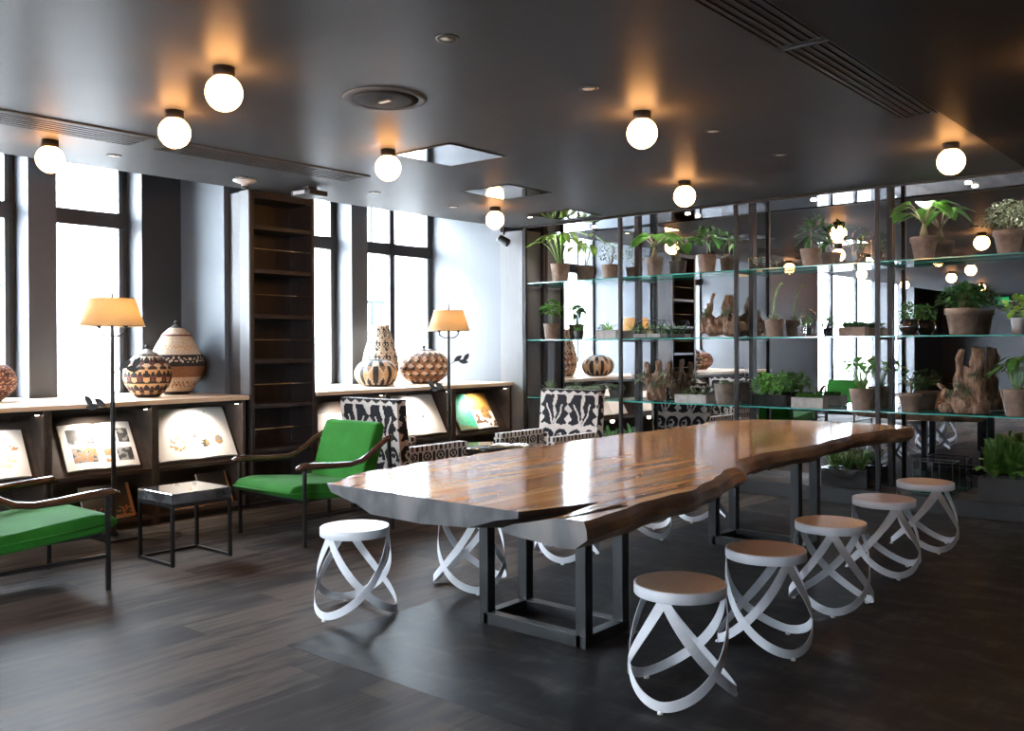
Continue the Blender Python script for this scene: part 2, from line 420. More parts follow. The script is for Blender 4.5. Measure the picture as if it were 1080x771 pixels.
globe_lamp(-.80, 5.2, 2.93, 'lit globe lamp on the lowered bulkhead, only its glow in frame')
for x, y in ((-6.2, .6), (-4.4, .2), (-2.6, .9), (-5.2, -1.6), (-3.2, -2.0), (-6.6, -3.2), (-4.2, -4.2), (-5.6, -5.6), (-3.0, -5.2), (-2.4, -3.4)):
    globe_lamp(x, y, ZC, 'globe ceiling lamp behind the viewpoint, seen only in the wall mirror')

def vent(x0, x1, y0, y1, z, label, n=5):
    t = thing('ceiling_vent', label, 'vent', ((x0 + x1) / 2, (y0 + y1) / 2, z))
    a, b = (x1 - x0) / 2, (y1 - y0) / 2
    MB().box(-a, a, -b, b, -.002, 0).build('duct_shade', BLACKM, t)  # flat black sheet stands for the shade inside the opening
    f = MB(); e = .016
    f.box(-a, a, -b, -b + e, -.012, -.002).box(-a, a, b - e, b, -.012, -.002).box(-a, -a + e, -b, b, -.012, -.002).box(a - e, a, -b, b, -.012, -.002)
    f.build('frame', CEIL, t)
    s = MB()
    for k in range(n):
        x = -a + e + (2 * a - 2 * e) * (k + .5) / n
        w = (2 * a - 2 * e) / n * .24
        s.box(x - w, x + w, -b + e, b - e, -.011, -.003)
    s.build('slats', CEIL, t)
vent(-6.38, -6.01, 1.2, 3.25, ZC, 'long slatted ceiling vent nearest the far left window', 6)
vent(-6.36, -6.01, 3.42, 5.19, ZC, 'long slatted ceiling vent that ends by the tall bookcase', 6)
vent(-1.935, -1.675, 1.4, 4.28, ZC, 'black slatted ceiling vent section nearer the viewer by the bulkhead', 5)
vent(-1.935, -1.675, 4.33, 6.15, ZC, 'black slatted ceiling vent section ending at the globe lamp by the bulkhead', 5)

def hatch(x0, x1, y0, y1, label):
    t = thing('ceiling_hatch', label, 'ceiling hatch', ((x0 + x1) / 2, (y0 + y1) / 2, ZC))
    a, b = (x1 - x0) / 2, (y1 - y0) / 2
    MB().box(-a, a, -b, b, -.006, 0).build('panel', POLISH, t)
    f = MB(); e = .012
    f.box(-a, a, -b, -b + e, -.009, -.001).box(-a, a, b - e, b, -.009, -.001).box(-a, -a + e, -b, b, -.009, -.001).box(a - e, a, -b, b, -.009, -.001)
    f.build('frame', CEIL, t)
hatch(-5.21, -4.61, 4.73, 5.34, 'square polished ceiling hatch mirroring the white window light')
hatch(-5.98, -5.38, 6.28, 6.90, 'square polished ceiling hatch mirroring an orange lamp glow')
hatch(-6.46, -5.88, 7.85, 8.45, 'square polished ceiling hatch close to the plant shelving, mirroring leaves')

t = thing('ceiling_speaker', 'large round ceiling speaker with a flat centre disc', 'speaker', (-4.08, 3.64, ZC))
MB().lathe([(.20, -.006), (.225, -.014), (.245, -.008), (.25, 0)], 40).build('rim', satin('speaker_rim', (.085, .085, .088), .4, .03), t)
MB().lathe([(1e-4, -.012), (.15, -.014), (.198, -.008)], 40).build('grille', satin('speaker_grille', (.030, .030, .031), .5, .02), t)
MB().box(-.045, .045, -.012, .012, -.022, -.013).build('clip', M('clip_grey', (.15, .15, .15), .4), t)

def downlight(x, y, label, lit=False, r=.055):
    t = thing('recessed_downlight', label, 'downlight', (x, y, ZC), 0, 'recessed downlights')
    MB().lathe([(r * .72, -.003), (r * .8, -.008), (r, -.006), (r * 1.05, 0)], 24).build('rim', BLACKM, t)
    MB().lathe([(1e-4, -.003), (r * .7, -.004)], 20).build('lens', LED if lit else M('downlight_reflector', (.62, .52, .38), .45, 0), t)
for x, y, l in ((-3.058, 3.125, 'recessed downlight nearest the viewer, first of the row over the table'), (-3.049, 4.262, 'recessed downlight left of the globe lamp over the table'),
                (-3.016, 5.67, 'recessed downlight right of the globe lamp over the table'), (-3.001, 6.72, 'recessed downlight farthest along the row over the table'),
                (-6.833, 3.35, 'pale recessed downlight above the first floor lamp'), (-6.634, 5.781, 'recessed downlight past the bookcase, nearer of two by the second window bay'),
                (-6.697, 6.917, 'recessed downlight farther of two by the second window bay'), (-6.88, 4.50, 'small recessed downlight beside the white ceiling disc')):
    downlight(x, y, l)
downlight(-6.58, 8.05, 'small lit recessed downlight near the corner by the black spotlight', True, .045)
t = thing('smoke_detector', 'white round smoke detector on the ceiling by the bookcase', 'smoke detector', (-6.99, 4.60, ZC))
MB().lathe([(.03, -.055), (.035, -.03), (.06, -.028), (.10, -.012), (.105, 0)], 28).build('housing', M('white_plastic', (.75, .74, .72), .4), t)
MB().lathe([(.02, -.075), (.032, -.07), (.034, -.055)], 20).build('sensor', BLACKM, t)
t = thing('ceiling_projector', 'black box projector on the ceiling in front of the bookcase top', 'projector', (-6.87, 5.20, ZC), radians(6))
MB().box(-.13, .13, -.11, .11, -.085, -.035).build('body', BLACKM, t, .012)
MB().box(-.05, .05, -.05, .05, -.035, 0).build('bracket', BLACKM, t)
MB().box(-.09, .06, -.115, -.10, -.075, -.045).build('front_panel', M('grey_plastic', (.45, .45, .46), .4), t)
t = thing('wall_spotlight', 'small black spotlight in the corner beside the plant shelving', 'spotlight', (-7.40, 8.53, ZC))
MB().tube([(0, 0, 0), (0, 0, -.09)], .012).build('stem', BLACK, t)
MB().tube([(-.05, -.02, -.13), (.06, .02, -.20)], .05, 16, smooth=False).build('head', BLACK, t, .004)
MB().tube([(-.056, -.022, -.126), (-.050, -.02, -.13)], .047, 16, smooth=False).build('lens', M('spot_lens', (.7, .7, .7), .2), t)

t = thing('exit_sign', 'green lit exit sign hanging at the back of the room, seen in the mirror', 'exit sign', (-5.3, -5.9, 2.52))
MB().box(-.22, .22, -.02, .02, -.09, .09).build('panel', emit('exit_green', (.02, .62, .20), 1.1), t)
a_ = MB(); a_.add([(.02, .0215, -.012), (.12, .0215, -.012), (.12, .0215, -.04), (.19, .0215, 0), (.12, .0215, .04), (.12, .0215, .012), (.02, .0215, .012)], [(6, 5, 4, 3, 2, 1, 0)])
a_.box(-.16, -.08, .0205, .0225, -.06, .06); a_.build('pictogram', emit('exit_white', (.9, 1, .95), 1.6), t)
MB().box(-.005, .005, -.005, .005, .09, .45).build('hanger', BLACK, t)

# ------------------------------------------------------------------ window side joinery
XF = -7.38
def worktop(y0, y1, label):
    tag(MB().box(-8.79, -7.33, y0, y1, 1.02, 1.06).build('worktop', OAK, bevel=.006), label, 'worktop')
worktop(2.09, 4.86, 'pale oak worktop under the far left windows carrying lidded woven baskets')
worktop(5.64, 8.64, 'pale oak worktop under the windows between bookcase and plant shelving')

PUCK = MB().lathe([(.026, -.010), (.03, -.004), (.03, 0)], 16)
def cabinet(y0, y1, label, flip=False):
    w = y1 - y0; yc = (y0 + y1) / 2
    t = thing('display_cabinet', label, 'cabinet', (XF, yc, 0), 0, 'open display cabinets under the windows')
    h = w / 2 - .001
    for s in (-1, 1):
        a, b = sorted((s * h, s * (h - .03)))
        MB().box(-.62, 0, a, b, .0, 1.018).build('side_panel', WALNUT2, t, .002)
    MB().box(-.64, -.62, -h, h, 0, 1.018).build('back_panel', WALNUT2, t)
    MB().box(-.62, -.02, -h + .03, h - .03, .985, 1.018).build('top_panel', WALNUT, t)
    MB().box(-.62, -.005, -h + .03, h - .03, .05, .075).build('bottom_shelf', WALNUT2, t)
    MB().box(-.05, -.03, -h + .03, h - .03, 0, .05).build('plinth', BLACKM, t)
    sl = MB()
    sl.add([(-.03, -h + .03, .475), (-.03, h - .03, .475), (-.30, h - .03, .93), (-.30, -h + .03, .93),
            (-.05, -h + .03, .455), (-.05, h - .03, .455), (-.32, h - .03, .915), (-.32, -h + .03, .915)],
           [(0, 1, 2, 3), (7, 6, 5, 4), (0, 4, 5, 1), (2, 6, 7, 3), (0, 3, 7, 4), (1, 5, 6, 2)])
    sl.box(-.05, -.008, -h + .03, h - .03, .445, .478)
    sl.build('sloping_shelf', WALNUT2, t)
    p = MB()
    PU = [(.013, .979), (.016, .982), (.016, .985)]
    p.lathe(PU, 16, (-.05, h - .06, 0))
    p.build('puck_light', LED, t)
    l = bpy.data.lights.new('cabinet_spot', 'SPOT'); l.energy = 26; l.color = (1, .90, .78); l.spot_size = radians(130); l.spot_blend = .7; l.shadow_soft_size = .03
    lo = bpy.data.objects.new('cabinet_spot', l); COL.objects.link(lo); lo.parent = t; lo.location = (-.06, 0, .965)
    lo.rotation_euler = (V((-.16, 0, -.40))).to_track_quat('-Z', 'Y').to_euler()
    l2 = bpy.data.lights.new('cabinet_spot_low', 'POINT'); l2.energy = .7; l2.color = (1, .80, .55); l2.shadow_soft_size = .03
    lo2 = bpy.data.objects.new('cabinet_spot_low', l2); COL.objects.link(lo2); lo2.parent = t; lo2.location = (-.08, 0, .42)
    return t
cabinet(2.19, 3.08, 'open walnut display cabinet cut by the left edge of the photo')
cabinet(3.08, 3.965, 'open walnut display cabinet behind the first floor lamp')
cabinet(3.965, 4.85, 'open walnut display cabinet next to the tall bookcase, behind the small side table')
cabinet(5.645, 6.61, 'open walnut display cabinet right of the tall bookcase, behind the green chair')
cabinet(6.61, 7.62, 'open walnut display cabinet behind the second floor lamp')
cabinet(7.62, 8.64, 'open walnut display cabinet at the corner by the plant shelving')

# tall bookcase
t = thing('tall_bookcase', 'tall empty dark bookcase with brass rods reaching the ceiling', 'bookcase', (XF, 5.26, 0))
for s in (-1, 1):
    a, b = sorted((s * .365, s * .33)); MB().box(-.33, .03, a, b, 0, 2.965).build('side_panel', WALNUT, t, .002)
MB().box(-.335, -.325, -.33, .33, 0, 2.965).build('back_panel', WALNUT, t)
MB().box(-.12, .03, -.385, -.366, 1.065, 2.965).build('end_strip', M('brushed_grey_strip', (.10, .10, .105), .45, 0, var=.1, stretch=(1, 1, .2)), t)
MB().box(-.325, .025, -.33, .33, 2.90, 2.965).build('top_panel', WALNUT, t)
MB().box(-.325, .02, -.33, .33, 0, .10).build('plinth', WALNUT, t)
for k, z in enumerate((.55, .97, 1.39, 1.815, 2.24, 2.65)):
    MB().box(-.325, .02, -.33, .33, z - .04, z).build('shelf', WALNUT, t, .002)
for z in (.735, 1.155, 1.575, 2.0, 2.43):
    MB().tube([(.0, -.33, z), (.0, .33, z)], .005, 8).build('rod', BRASS, t)

# open books and closed books
def inr(u, v, u0, u1, v0, v1): return u0 < u < u1 and v0 < v < v1
def open_book(y, w, hgt, label, pic, mats, slope=True, cover=None):
    """lies on the sloping shelf; u runs along +y, v up the slope"""
    t = thing('open_book', label, 'book', (XF - .045, y, .508), 0, 'open books on the sloping shelves')
    a = math.atan2(.455, .27)
    ex, ez = -cos(a), sin(a)          # up-slope direction
    nx, nz = sin(a), cos(a)           # outward normal
    def P(u, v):
        yy = (u - .5) * w; s = abs(u - .5) * 2
        hgt_ = .012 + .030 * (sin(min(s, 1) * pi * .92) ** .7) * (1 - .35 * s)
        d = v * hgt
        return (ex * d + nx * hgt_, yy, ez * d + nz * hgt_)
    random.seed(label)
    MB().grid(P, 48, 34, pic).build('pages', mats, t)
    b = MB()
    def Q(u, v):
        p = P(u, v); s = abs(u - .5) * 2
        return (p[0] - nx * .02, p[1], p[2] - nz * .02)
    # fore edge strip of the page block and the cover under it
    n = 24
    vs = []; 
    for i in range(n + 1):
        p = P(i / n, 0); vs += [p, ((i / n - .5) * 0 + nx * .004, (i / n - .5) * w, nz * .004)]
    b.add(vs, [(2 * i, 2 * i + 1, 2 * i + 3, 2 * i + 2) for i in range(n)])
    for u in (0, 1):
        vs = []
        for i in (0, 1):
            p = P(u, i); vs += [p, (ex * i * hgt + nx * .004, (u - .5) * w, ez * i * hgt + nz * .004)]
        b.add(vs, [(0, 1, 3, 2)])
    b.build('page_edges', PAPER, t)
    c = MB(); q = .008
    c.add([(ex * d + nx * o, s * (w / 2 + q), ez * d + nz * o) for o in (0, .004) for d in (-q, hgt + q) for s in (-1, 1)],
          [(0, 1, 3, 2), (4, 6, 7, 5), (0, 4, 5, 1), (2, 3, 7, 6), (0, 2, 6, 4), (1, 5, 7, 3)])
    c.build('cover', cover or COVER, t)
    return t
from mathutils import noise as mn
R = random.Random(3)
def blot(u, v, fr=14, o=0): return mn.noise(V((u * fr + o, v * fr * .8, o * 1.7)))
def pic_photos(u, v):
    q = blot(u, v)
    if inr(u, v, .08, .43, .56, .88): return 1 if q > -.18 else 2
    if inr(u, v, .10, .43, .14, .46): return 3 if q > -.05 else (1 if q < -.35 else 2)
    if inr(u, v, .56, .74, .56, .86): return 2 if q > -.1 else 0
    if inr(u, v, .77, .93, .52, .84): return 1 if q > -.12 else 2
    if inr(u, v, .55, .66, .12, .42): return 3 if q > -.15 else 0
    if inr(u, v, .70, .93, .12, .42): return 1 if q > -.05 else 2
    return 0
def disc(u, v, a, b, r): return (u - a) ** 2 + ((v - b) * .7) ** 2 < r * r
def pic_plates(u, v):
    if disc(u, v, .27, .30, .10) and not disc(u, v, .27, .30, .055): return 1 if blot(u, v, 24) > -.1 else 0
    if disc(u, v, .27, .30, .055): return 3 if blot(u, v, 24) > .2 else 0
    if disc(u, v, .62, .28, .05): return 1 if blot(u, v, 24) > 0 else 2
    if disc(u, v, .80, .32, .06): return 1 if blot(u, v, 24) > 0 else 3
    if disc(u, v, .52, .45, .03): return 2
    if disc(u, v, .50, .62, .018): return 1
    if disc(u, v, .45, .88, .03) or disc(u, v, .72, .86, .03): return 3 if blot(u, v, 24) > .15 else 0
    return 0
def pic_left(u, v):
    if disc(u, v, .72, .78, .07): return 1
    if disc(u, v, .86, .62, .05): return 2 if blot(u, v, 20) > -.08 else 0
    if disc(u, v, .74, .34, .11): return 3 if blot(u, v, 20) > 0 else 0
    if disc(u, v, .30, .5, .16): return 2 if blot(u, v, 12) > .1 else 0
    return 0
def pic_teal(u, v):
    if u < .46: return 1 if v + u * .3 > .16 else 4
    if inr(u, v, .48, .99, .02, .99):
        if disc(u, v, .78, .42, .12): return 3 if blot(u, v, 14) > -.05 else 2
        if v > .55 - (u - .5) * .2: return 2
        return 0 if blot(u, v, 10) > -.15 else 3
    return 0
def pic_plain(u, v):
    return 1 if disc(u, v, .62, .44, .03) and v < .47 + (u - .62) else 0
open_book(2.66, .62, .40, 'open picture book at the far left photo edge with violet and straw prints', pic_left, [PAPER, P_VIOL, P_TAN, flat('print_yellow', (.62, .55, .30))])
open_book(3.545, .60, .41, 'open book with black-and-white and tan photographs behind the floor lamp', pic_photos, [PAPER, P_GREY, P_LGREY, P_TAN])
open_book(4.40, .76, .50, 'large open white book with drawings of plates and plants beside the bookcase', pic_plates, [PAPER, P_GOLD, P_GREY, P_LGREY])
open_book(6.07, .60, .34, 'open white book half hidden behind the green chair back', pic_plain, [PAPER, P_GREY])
open_book(7.16, .74, .50, 'large open blank-looking white book left of the second floor lamp pole', pic_plain, [PAPER, P_GREY])
open_book(8.10, .66, .47, 'open book with a teal page and a golden photograph at the corner', pic_teal, [PAPER, P_TEAL, P_GOLD, P_BROWN, P_GRN])
def leaning_book(y, w, h, label, mats, pic, lean=.16, x=-.10):
    t = thing('leaning_book', label, 'book', (XF + x, y, .077), 0, 'books leaning on the cabinet floor')
    a = math.atan2(h, lean)
    nx, nz = sin(a), cos(a)
    d = V((-cos(a), 0, sin(a)))
    def P(u, v):
        return (d.x * v * h, (u - .5) * w, d.z * v * h)
    m = MB().grid(lambda u, v: tuple(V(P(u, v)) + V((nx, 0, nz)) * .025), 30, 24, pic)
    m.build('front_cover', mats, t)
    b = MB(); b.add([P(0, 0), P(1, 0), P(1, 1), P(0, 1)] + [tuple(V(P(*q)) + V((nx, 0, nz)) * .0245) for q in ((0, 0), (1, 0), (1, 1), (0, 1))],
                    [(3, 2, 1, 0), (0, 1, 5, 4), (1, 2, 6, 5), (2, 3, 7, 6), (3, 0, 4, 7), (4, 5, 6, 7)])
    b.build('page_block', PAPER, t)
def pic_still(u, v):
    if v < .10 or u > .94: return 0
    if v < .35 and blot(u, v, 16) > .1: return 2 if blot(u, v, 16, 5) > 0 else 3
    return 1
leaning_book(3.62, .42, .30, 'dark still-life book leaning low in the cabinet behind the floor lamp', [P_TAN, COVER, P_RED, P_GRN], pic_still)
leaning_book(4.30, .30, .14, 'pale book lying low in the cabinet behind the side table', [P_TAN, P_GREY, P_LGREY, P_GOLD], lambda u, v: 0 if v < .4 else (1 if R.random() < .4 else 2), .10, -.06)
leaning_book(4.62, .30, .30, 'dark framed picture leaning low in the cabinet beside the bookcase', [P_TAN, COVER, P_BROWN, P_TAN], lambda u, v: 3 if (u > .93 or v < .08) else (2 if v < .3 else 1))

# ------------------------------------------------------------------ woven baskets
def smooth_prof(pts, n=46):
    """Catmull-Rom through (r,z) control points"""
    out = []
    P = [pts[0]] + list(pts) + [pts[-1]]
    segs = len(pts) - 1
    for i in range(n + 1):
        s = i / n * segs; k = min(int(s), segs - 1); t = s - k
        a, b, c, d = P[k], P[k + 1], P[k + 2], P[k + 3]
        f = lambda j: .5 * (2 * b[j] + (c[j] - a[j]) * t + (2 * a[j] - 5 * b[j] + 4 * c[j] - d[j]) * t * t + (3 * b[j] - a[j] - 3 * c[j] + d[j]) * t ** 3)
        out.append((max(f(0), 1e-4), f(1)))
    return out
def tri(x): x = x % 1; return 1 - abs(2 * x - 1)
def basket(loc, ctrl, lid, pat, label, seg=96, lidmat=B_BLACK, knob=True, n=46, rot=0):
    t = thing('woven_basket', label, 'basket', loc, rot, 'woven baskets on the worktops')
    MB().lathe(smooth_prof(ctrl, n), seg, pat=pat).build('body', BASK, t)
    if lid:
        l = MB().lathe(smooth_prof(lid, 14), 48, pat=(lidmat if callable(lidmat) else None))
        lo = l.build('lid', BASK if callable(lidmat) else lidmat, t)
        if knob:
            z = lid[-1][1]
            MB().lathe([(.010, z - .01), (.014, z + .008), (.022, z + .02), (.018, z + .034), (1e-4, z + .04)], 16).build('knob', B_BLACK, lo)
    return t
def p_diamond(th, z, i):
    if z < .03: return 1
    a = th * 12; b = z / .062
    k = math.floor(b); x = (a + .5 * (k % 2)) % 1; y = b - k      # rows of triangles
    up = abs(x - .5) * 2 < 1 - y
    big = abs(tri(th * 6) - .5) * 1.3 + abs(tri(z / .25) - .5)      # larger maroon diamonds
    if big < .42: return 2 if up else 1
    return 1 if up else (0 if z > .27 else 4)
def p_bands(th, z, i):
    if z < .035: return 1
    zz = abs(tri(th * 15) - .5) * .10
    if z < .17: return 3 if abs(z - .075 - zz) < .009 else 0
    if z < .275: return 3
    if z < .385: return 0 if abs(z - .305 - zz) < .007 else 1
    if z < .50: return 4 if abs(z - .43 - zz * .7) < .006 else 0
    return 0
def p_lion(th, z, i):
    if z < .02 or z > .285: return 1
    a = th * 9; x = tri(a); y = z / .29
    if y > .78: return 0 if (x > .35) else 1
    t = abs(y - .46) * 2.2
    if t + .1 < x * 1.1: return 1 if x > .66 else 4
    if abs(t - x * 1.1) < .24: return 0
    return 3 if y > .46 else (1 if x < .24 else 4)
def p_dots(th, z, i):
    k = int(th * 60); r = int(z / .020)
    dia = abs(tri(th * 5) - .5) * 1.1 + abs(tri(z / .30 + .2) - .5)
    if (k + r) % 2: return 1 if dia < .50 else (1 if (r % 3 == 0 and dia > .75) else 0)
    return 1 if (dia < .50 and r % 4 == 0) else 0
def p_cubes(th, z, i):
    a = th * 17; b = z / .085
    k = math.floor(b); x = (a + .5 * (k % 2)) % 1; y = b - k
    if abs(x - .5) * 1.25 + abs(y - .5) < .40: return 0 if abs(x - .5) + abs(y - .5) > .12 else 4
    return 3 if x < .5 else (1 if y < .34 else 3 if y > .8 else 2)
def p_maroon(th, z, i):
    return 2 if R.random() < .6 else (1 if R.random() < .5 else 4)
basket((-7.86, 4.15, 1.06), [(.09, 0), (.14, .04), (.195, .13), (.208, .20), (.19, .28), (.13, .355), (.085, .385)],
       [(.092, .383), (.085, .395), (.05, .415), (.02, .435)], p_diamond, 'smaller round lidded basket with black and maroon diamonds beside the first floor lamp', lidmat=M('woven_grey', (.30, .28, .26), .75, var=.3, scale=50))
basket((-8.10, 4.57, 1.06), [(.11, 0), (.15, .05), (.235, .19), (.255, .27), (.235, .36), (.185, .47), (.135, .555)],
       [(.14, .553), (.135, .565), (.09, .61), (.045, .645), (.02, .665)], p_bands, 'big lidded basket with a black zigzag band in the corner by the bookcase',
       lidmat=lambda th, z, i: 1 if z > .635 else (2 if z < .566 else 0))
basket((-7.88, 6.88, 1.06), [(.11, 0), (.19, .03), (.245, .12), (.235, .20), (.17, .27), (.10, .30)], [(.10, .298), (.085, .305), (1e-4, .308)],
       p_lion, 'squat round basket with black and tan zigzags in front of the tall pale one', knob=False, rot=.3)
basket((-8.24, 7.26, 1.06), [(.15, 0), (.195, .08), (.215, .20), (.20, .35), (.15, .52), (.105, .66), (.112, .70)], None,
       p_dots, 'tall bottle-shaped cream basket with fine black dotted diamonds', n=70, seg=120)
basket((-8.06, 7.80, 1.06), [(.13, 0), (.20, .025), (.295, .12), (.315, .20), (.28, .30), (.19, .375), (.12, .395)], [(.125, .392), (.115, .405), (.05, .412), (.014, .42)],
       p_cubes, 'wide round basket with a tumbling cube weave and black lid by the second floor lamp', seg=102)
basket((-8.30, 2.98, 1.06), [(.10, 0), (.20, .10), (.22, .18), (.17, .28), (.08, .33)], [(.085, .328), (.05, .345), (.015, .36)], p_maroon,
       'mottled maroon basket cut off by the left photo edge')

# ------------------------------------------------------------------ floor lamps
def floor_lamp(x, y, label, s=1.0, rot=0):
    t = thing('floor_lamp', label, 'floor lamp', (x, y, 0), rot, 'twig floor lamps with linen shades')
    MB().box(-.20, .20, -.13, .13, .002, .022).build('base', BLACK, t, .004)
    MB().tube([(0, 0, .02), (.0, 0, .06), (.004, .002, .5), (-.004, 0, 1.0), (0, 0, 1.56), (0, 0, 1.9), (.0, 0, 1.93)], [.04, .019, .018, .019, .015, .010, .008], 10).build('pole', BLACK, t)
    def twig(z, a, sgn):
        d = V((cos(a), sin(a), 0))
        tw.tube([V((0, 0, z)), V((0, 0, z + .04)) + d * .06, V((0, 0, z + .06)) + d * .17], [.006, .005, .004], 6)
        for q, (du, dz) in enumerate(((.10, .07), (.15, -.02), (.05, .07))):
            leaf(tw, V((0, 0, z + .045)) + d * (.06 + q * .05), (d * du + V((0, 0, dz))).normalized(), V((0, 0, 1)).cross(d), .105, .05, 0, .1)
    R1 = YAW
    for zz, aa in ((1.30, R1), (1.0, R1 + pi)):
        tw = MB(); twig(zz, aa, 1); tw.build('twig', BLACK, t)
    ar = MB()
    for sg in (-1, 1):
        d = V((cos(R1), sin(R1), 0)) * sg
        ar.tube([V((0, 0, 1.60)), V((0, 0, 1.60)) + d * .06, V((0, 0, 1.63)) + d * .10, V((0, 0, 1.69)) + d * .105], .008, 8)
        ar.lathe([(.012, 1.66), (.03, 1.70), (.028, 1.705)], 12, tuple(d * .105))
    ar.build('arm', BLACK, t)
    bl = MB()
    for sg in (-1, 1):
        d = V((cos(R1), sin(R1), 0)) * sg * .105
        bl.ball((d.x, d.y, 1.755), .026, 12, 8)
    bl.build('bulb', BULB, t)
    sh = MB(); n = 40
    sh.lathe([(.242 * s, 1.675), (.168 * s, 1.895)], n)
    sh.f = sh.f[:-2]; sh.mi = sh.mi[:-2]; sh.sm = sh.sm[:-2]
    so = sh.build('lamp_shade', SHADE, t)
    m = so.modifiers.new('Solid', 'SOLIDIFY'); m.thickness = .003
    rg = MB()
    for rr, z in ((.242 * s, 1.676), (.168 * s, 1.894)):
        rg.tube([(rr * cos(2 * pi * k / 40), rr * sin(2 * pi * k / 40), z) for k in range(41)], .003, 6)
    rg.tube([(-.168 * s, 0, 1.885), (.168 * s, 0, 1.885)], .003, 6).tube([(0, -.168 * s, 1.885), (0, .168 * s, 1.885)], .003, 6)
    rg.build('shade_ring', BRASS, so)
    MB().tube([(0, 0, 1.93), (.004, 0, 1.97), (-.006, 0, 2.02)], [.008, .006, .002], 8).build('finial', ARMW, t)
    return t

def leaf(mb, p, d, up, L, W, droop=.25, fold=.15, n=5, mi=0, shape=0, lim=None):
    p, d, up = V(p), V(d).normalized(), V(up)
    side = d.cross(up)
    if side.length < .05: side = d.cross(V((1, 0, .2)))
    side.normalize(); nrm = side.cross(d)
    vs = []
    for i in range(n + 1):
        t = i / n
        if shape == 0: w = sin(pi * min(1, t * .94 + .06)) ** .8
        elif shape == 1: w = (sin(pi * (t ** .62)) ** .7) if t < 1 else 0      # heart: widest near the stalk
        elif shape == 2: w = 1 - t ** 1.6                                     # spike
        else: w = sin(pi * t) ** .5                                           # round
        w = max(w, .0) * W / 2 + .0004
        q = p + d * (L * t) - V((0, 0, 1)) * (droop * L * t * t)
        vs += [q - side * w + nrm * (fold * w), q, q + side * w + nrm * (fold * w)]
    if lim is not None:
        for v in vs: v.y = min(v.y, lim)
    fs = []
    for i in range(n):
        a = 3 * i; fs += [(a, a + 1, a + 4, a + 3), (a + 1, a + 2, a + 5, a + 4)]
    mb.add(vs, fs, mi, True)
floor_lamp(-7.10, 3.46, 'tall black twig floor lamp with lit linen shade before the left window')
floor_lamp(-7.02, 7.17, 'tall black twig floor lamp with lit linen shade near the plant shelving', .95)
t = MB(); pts = []
for k in range(40):
    a = k / 39; an = a * 2 * pi * .93 - .6
    pts.append((-6.85 + .14 * cos(an), 3.72 + .17 * sin(an), .008))
t.tube([(-6.98, 3.56, .008), (-6.93, 3.58, .008)] + pts, .004, 6)
tag(t.build('lamp_cord', BLACKM), 'thin black lamp cord looped on the floor by the lamp base', 'cord')

# ------------------------------------------------------------------ green lounge chairs (local front = +y)
def rounded_cushion(name, m, parent, prof, x0, x1, bev=.03):
    """extrudes a closed (y,z) outline between x0 and x1 with soft edges"""
    n = len(prof); mb = MB()
    vs = [(x0, y, z) for y, z in prof] + [(x1, y, z) for y, z in prof]
    fs = [tuple(range(n)), tuple(range(2 * n - 1, n - 1, -1))] + [(i, n + i, n + (i + 1) % n, (i + 1) % n) for i in range(n)]
    mb.add(vs, fs, 0, True)
    return mb.build(name, m, parent, bev, 4)
def lounge_chair(loc, rot, label):
    t = thing('lounge_chair', label, 'armchair', loc, rot, 'green lounge chairs')
    seat = [(-.30, .30), (-.30, .42), (-.1, .425), (.15, .45), (.36, .470), (.47, .455), (.52, .415), (.50, .375), (.40, .345), (.1, .325)]
    so = rounded_cushion('seat', GREEN, t, seat, -.375, .375, .028)
    MB().tube([(-.378, .50, .405), (-.378, .2, .385), (-.378, -.28, .36)], .006, 6).tube([(.378, .50, .405), (.378, .2, .385), (.378, -.28, .36)], .006, 6).tube([(-.375, .516, .405), (.375, .516, .405)], .006, 6).build('piping', GREEN, so)
    back = [(-.20, .40), (-.27, .60), (-.34, .80), (-.375, .875), (-.44, .885), (-.465, .84), (-.42, .66), (-.345, .42), (-.30, .36), (-.22, .36)]
    rounded_cushion('backrest', GREEN, t, back, -.335, .335, .035)
    for s in (-1, 1):
        x = s * .425
        pts = [(x, .49, .597), (x, .44, .607), (x, .30, .600), (x, .12, .588), (x, -.02, .583), (x, -.13, .600), (x, -.23, .650), (x, -.33, .715), (x * .97, -.43, .765), (x * .95, -.47, .775)]
        MB().tube(pts, [.018, .038, .039, .034, .031, .031, .031, .031, .027, .018], 12, flat=(1, .72)).build('armrest', ARMW, t)
        MB().bar((x, .42, 0), (x, .42, .595), .022, .028).build('leg', BLACK, t, .003)
        MB().bar((x * .97, -.47, 0), (x * .95, -.44, .755), .022, .028).build('leg', BLACK, t, .003)
        MB().bar((x, .42, .215), (x * .97, -.46, .215), .018, .024).build('stretcher', BLACK, t)
    f = MB(); f.bar((-.425, .40, .335), (.425, .40, .335), .02, .03).bar((-.41, -.36, .335), (.41, -.36, .335), .02, .03).bar((-.35, .40, .335), (-.35, -.36, .335), .02, .02).bar((.35, .40, .335), (.35, -.36, .335), .02, .02)
    f.build('seat_frame', BLACK, t)
lounge_chair((-6.05, 4.62, 0), pi, 'green upholstered lounge chair next to the long table, side on')
lounge_chair((-6.02, 2.27, 0), 0, 'green upholstered lounge chair cut off at the left photo edge')

